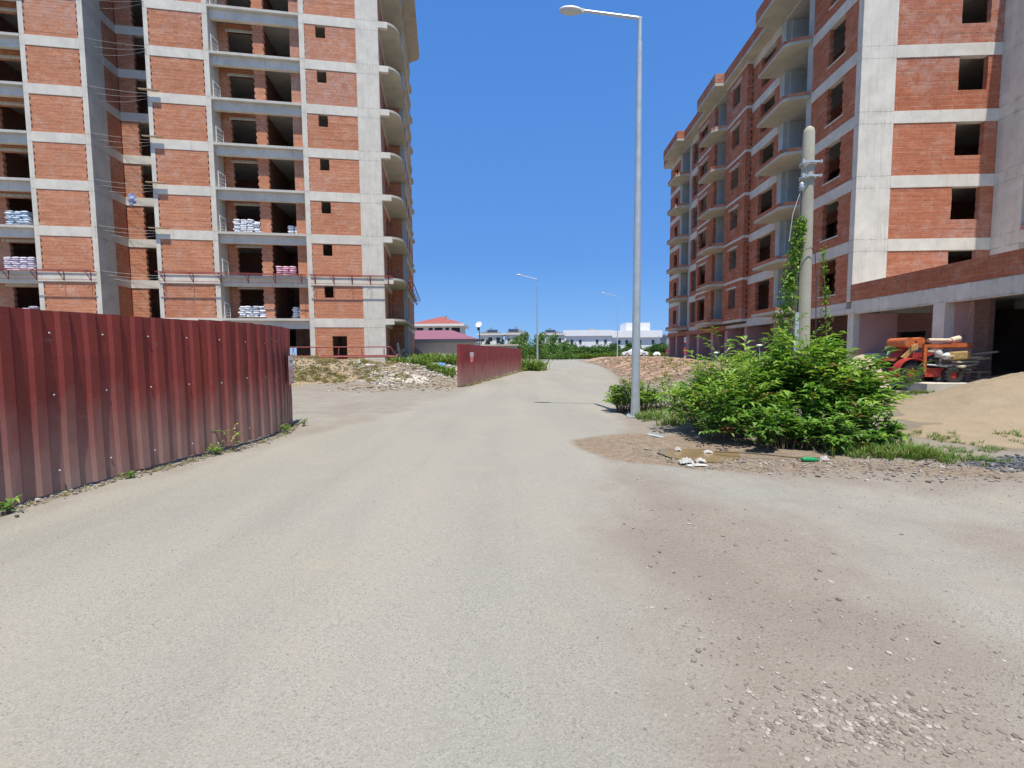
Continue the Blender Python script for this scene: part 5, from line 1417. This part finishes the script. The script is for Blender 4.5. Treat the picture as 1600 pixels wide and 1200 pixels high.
rag('rubbish_lump', 2.72, 7.3, G(2.72, 7.3) + .03, .05, .04, .07, M['rubbish'], 'white scrap at the far side of the puddle, left one', 'rubbish', 17)
rag('rubbish_lump', 3.15, 7.15, G(3.15, 7.15) + .03, .07, .04, .05, M['rubbish'], 'white scrap at the far side of the puddle, right one', 'rubbish', 19)
rag('rubbish_lump', 4.55, 6.45, G(4.55, 6.45) + .03, .06, .04, .06, M['rubbish'], 'white scrap right of the green bottle', 'rubbish', 23)
rag('sand_sack', 23.2, 72, G(23.2, 72) + .25, .55, .4, .7, M['sackW'], 'white sack heap at the back of the rubble by the parked car', 'sack', 29)
m = MB(); m.lathe([(0, 0), (.032, .0), (.034, .03), (.034, .15), (.014, .2), (.014, .23), (0, .23)], 12); o = m.build('plastic_bottle', M['greenbottle'], None, True); o.location = (4.2, 6.42, G(4.2, 6.42) + .035); o.rotation_euler = (pi / 2, 0, rad(80))
tag(o, 'green plastic bottle lying on the verge below the thicket', 'bottle')
m = MB(); m.obox((0, 0, 0), (.17, 0, 0), (0, .055, 0), (0, 0, .006)); m.obox((0, .05, .012), (.17, 0, 0), (0, .008, 0), (0, 0, .01)); o = m.build('metal_strip', M['galv']); o.location = (2.72, 8.45, G(2.72, 8.45) + .02); o.rotation_euler = (.05, .05, rad(-50)); tag(o, 'grey sheet-metal offcut lying on the mud left of the bushes', 'metal strip')
m = MB(); m.tube([(3.2, 7.0, .03), (3.7, 6.75, .05), (4.2, 6.55, .03), (4.7, 6.45, .05)], .012, 5); o = m.build('twig', M['stem']); tag(o, 'long thin dark twig lying along the puddle edge', 'twig')
# puddle water
PW = NT('muddy_water', .22, .35); PW.base(PW.mix(PW.ramp(PW.noise(3, 4), .35, .65), (.20, .14, .075), (.25, .18, .10))); PW.bump(PW.noise(9, 3), .05, .005)
m = MB(); poly = []
for i in range(40):
    a = 2 * pi * i / 40; r_ = 1 + .35 * nz(cos(a) * 1.7, sin(a) * 1.7, 3) + .08 * nz(cos(a) * 6, sin(a) * 6, 3)
    u, v = .62 * r_ * cos(a), .42 * r_ * sin(a); c_, s_ = cos(-.35), sin(-.35); poly.append((2.95 + u * c_ - v * s_, 7.05 + u * s_ + v * c_))
zc = max(G(2.95, 7.05), -.04) ; m.face([(p[0], p[1], -.027) for p in poly]); o = m.build('puddle', PW.m); tag(o, 'shallow brown puddle at the road edge before the bushes', kind='structure')
# crosswalk
for i in range(8):
    m = MB(); x = 6.9 + i * .95; m.face([(px_, py_, G(px_, py_) + .05) for (px_, py_) in ((x, 94), (x + .55, 94), (x + .95, 98), (x + .35, 98))]); o = m.build('crosswalk_stripe', M['white']); tag(o, 'white crosswalk stripe at the far junction', kind='structure')
heap(13.3, 17.0, 2.0, 1.7, 1.3, 'pointed pale sand pile behind the thicket, left of the red machine', 4)
heap(9.9, 18.5, 1.5, 1.5, .8, 'low pale sand pile glimpsed left of the thicket top before the block', 6)

# red / orange machine piled with planks (a site dumper with engine frame)
MC = empty('site_machine', (14.3, 15.6, .5), rad(-8), 'red and orange wheeled site machine loaded with planks in front of the open ground floor', 'machine')
for (x, y, r_) in ((-.75, -.55, .36), (-.75, .55, .36), (.55, -.5, .26), (.55, .5, .26)):
    m = MB(); m.lathe([(r_ * .45, -.1), (r_ * .9, -.11), (r_, -.07), (r_, .07), (r_ * .9, .11), (r_ * .45, .1)], 20)
    for i in range(14): a = 2 * pi * i / 14; m.obox((cos(a) * r_, sin(a) * r_, 0), (cos(a) * .02, sin(a) * .02, 0), (-sin(a) * .025, cos(a) * .025, 0), (0, 0, .1))
    o = m.build('wheel', M['rubber'], MC); o.location = (x, y, r_); o.rotation_euler = (pi / 2, 0, 0)
    h_ = MB(); h_.lathe([(0, -.06), (r_ * .45, -.06), (r_ * .45, .06), (0, .06)], 14); h_.build('rim', M['red'], o)
m = MB()
for sy in (-.55, .55):
    m = MB(); A_ = [(-.75 + .44 * cos(rad(a)), .38 + .44 * sin(rad(a))) for a in range(55, 200, 12)]
    for (p, q) in zip(A_, A_[1:]):
        m.face([(p[0], sy - .17, p[1]), (q[0], sy - .17, q[1]), (q[0], sy + .17, q[1]), (p[0], sy + .17, p[1])])
    o = m.build('mudguard', M['red'], MC); so = o.modifiers.new('t', 'SOLIDIFY'); so.thickness = .03
m = MB(); m.face([(-1.05, -.2, .75), (-.6, -.2, 1.22), (-.6, .3, 1.22), (-1.05, .3, .75)]); m.face([(-.6, -.2, 1.22), (-.45, -.2, 1.18), (-.45, .3, 1.18), (-.6, .3, 1.22)]); o = m.build('bonnet', M['red'], MC); so = o.modifiers.new('t', 'SOLIDIFY'); so.thickness = .03
m = MB()
pass
m = MB(); m.box(-.9, .95, -.35, .35, .35, .5); m.box(-.2, .5, -.4, .4, .2, .5); m.box(-.75, .1, -.3, .3, .85, 1.02); m.build('chassis', M['red'], MC)
one((-.35, -.25, -.52, -.42, .3, 1.2), 'upright', 'orange', MC); one((-.35, -.25, .42, .52, .3, 1.2), 'upright', 'orange', MC)
m = MB(); m.box(-.35, 1.1, -.52, -.43, 1.2, 1.3); m.box(-.35, .5, .43, .52, 1.2, 1.3); m.box(.5, 1.12, -.5, .5, 1.16, 1.34); m.build('top_frame', M['orange'], MC)
m = MB(); m.tube([(-.75, -.45, 1.38), (-.75, .45, 1.38)], .16, 14); m.tube([(-.3, -.3, 1.42), (-.3, .3, 1.42)], .13, 12); m.build('drum', M['orange'], MC, False)
m = MB(); m.tube([(-.1, -.3, 1.44), (.6, -.3, 1.43)], .07, 10); m.tube([(.6, -.3, 1.43), (.85, -.3, 1.5)], .1, 10); m.build('roller', M['woodlight'], MC)
m = MB(); m.box(-.8, -.35, -.25, .25, .5, .85); m.tube([(-.1, -.3, .75), (.2, -.3, .9)], .12, 10); m.box(-.1, .35, -.2, .25, .5, .8); m.build('engine', M['rubber'], MC)
m = MB(); m.obox((-.78, -.4, .98), (.12, 0, .14), (0, .05, 0), (-.05, 0, .04)); m.obox((-.62, -.42, 1.2), (.1, 0, .03), (0, .08, 0), (0, 0, .1)); m.build('ochre_guard', M['ochre'], MC)
m = MB(); m.lathe([(0, -.12), (.1, -.12), (.11, .05), (.06, .12), (0, .13)], 12, (.12, -.47, .98)); m.build('canister', M['rubbish'], MC, True)
m = MB(); m.lathe([(0, -.1), (.13, -.08), (.15, .04), (.05, .12), (0, .12)], 10, (.42, -.45, .9), 1.4, .8); m.build('engine_cover', M['sackB'], MC, True)
m = MB(); m.obox((.72, -.5, .92), (.3, 0, .02), (0, .08, 0), (0, 0, .14)); m.build('folded_cloth', M['ochre'], MC, bevel=.04)
m = MB(); m.tube([(-.2, -.45, .62), (.3, -.48, .58)], .03, 6); m.tube([(0.05, -.4, .95), (.2, -.42, 1.02), (.3, -.42, .9)], .06, 8); m.build('hose', M['galv'], MC)
random.seed(8)
for i in range(16):
    L_ = random.uniform(.4, .75); m = MB(); m.obox((0, 0, 0), (L_, 0, 0), (0, .09, 0), (0, 0, .03)); o = m.build('loaded_plank', M[random.choice(('woodlight', 'wood', 'woodlight', 'palewood'))])
    o.location = (15.2 + random.uniform(-.3, .4), 15.3 + random.uniform(-.25, .3), .5 + .38 + i * .042); o.rotation_euler = (random.uniform(-.1, .1), random.uniform(-.16, .16), random.uniform(-.6, .5))
    tag(o, 'pale plank in the jumble stacked on the right end of the red machine', 'plank', 'planks loaded on the red machine')
m = MB(); m.box(14.6, 16.1, 15.05, 15.7, .84, .88); m.box(14.75, 14.81, 15.1, 15.16, .5, .84); m.box(15.75, 15.81, 15.1, 15.16, .4, .84); m.box(14.75, 14.81, 15.6, 15.66, .5, .84); m.box(15.75, 15.81, 15.6, 15.66, .4, .84); o = m.build('plank_trestle', M['wood']); tag(o, 'low wooden trestle carrying planks at the right of the red machine', 'trestle')
# inside: block pallets, leaning pole, tarp
def pallet(x, y, nx, ny, nz_, lab, mt='greyblock'):
    root = empty('block_pallet', (x, y, .52), A_R, lab, 'block pallet', 'pallets of blocks in the open ground floor')
    m = MB(); m.box(-nx * .3, nx * .3, -ny * .15, ny * .15, 0, .1); m.build('pallet', M['wood'], root)
    m = MB()
    for i in range(nx):
        for j in range(ny):
            for k in range(nz_): m.box((i - nx / 2) * .6 + .006, (i + 1 - nx / 2) * .6 - .006, (j - ny / 2) * .3 + .004, (j + 1 - ny / 2) * .3 - .004, .1 + k * .22, .1 + k * .22 + .214)
    m.build('blocks', M[mt], root)
pallet(18.2, 20.0, 2, 3, 5, 'taller pallet of grey blocks inside the ground floor behind the machine')
pallet(16.7, 20.2, 2, 3, 4, 'lower pallet of grey blocks left of the taller one')
pallet(18.0, 18.4, 1, 2, 4, 'small block pallet half hidden behind the machine planks')
m = MB(); m.tube([(15.9, 15.6, 3.35), (16.2, 16.2, 1.2), (16.3, 16.4, .55)], .03, 6); o = m.build('leaning_pole', M['wood']); tag(o, 'thin wooden pole leaning from the podium beam behind the machine', 'pole')
rag('tarp_heap', 18.6, 13.2, .9, 1.6, 1.2, 1.1, M['tarp'], 'grey tarpaulin heap behind the foreground sand at the right edge', 'tarpaulin', 37)
for i in range(6):
    m = MB(); m.obox((0, 0, 0), (1.0, 0, 0), (0, .09, 0), (0, 0, .02)); o = m.build('floor_plank', M['wood']); o.location = (15.9 + random.uniform(-.4, 1.6), 17.6 + random.uniform(-.8, .8), .56 + .04 * i); o.rotation_euler = (0, random.uniform(-.05, .05), random.uniform(-1, 1))
    tag(o, 'weathered plank lying in the shade of the ground floor', 'plank', 'planks lying in the shaded ground floor')
# white flower umbels on top of the thicket
for (x, y, z) in ((4.95, 9.0, 1.72), (4.05, 8.9, 1.58)):
    m = MB(); m.tube([(0, 0, -.6), (.02, 0, -.3), (0, 0, -.01)], .006, 5); m.lathe([(0, .03), (.045, .02), (.06, 0), (.03, -.02), (0, -.02)], 10); o = m.build('blossom', M['blossom'], None, True); o.location = (x, y, z)
    tag(o, 'white blossom head standing above the %s' % ('middle of the left feathery shrub' if x > 4.5 else 'left shrub near the lamp'), 'blossom')
    o.scale = (1, 1, .8)

# thickness of bevels is tiny: keep shading flat
for o in COL.objects:
    if o.type == 'MESH' and o.data.name.startswith('column'): pass
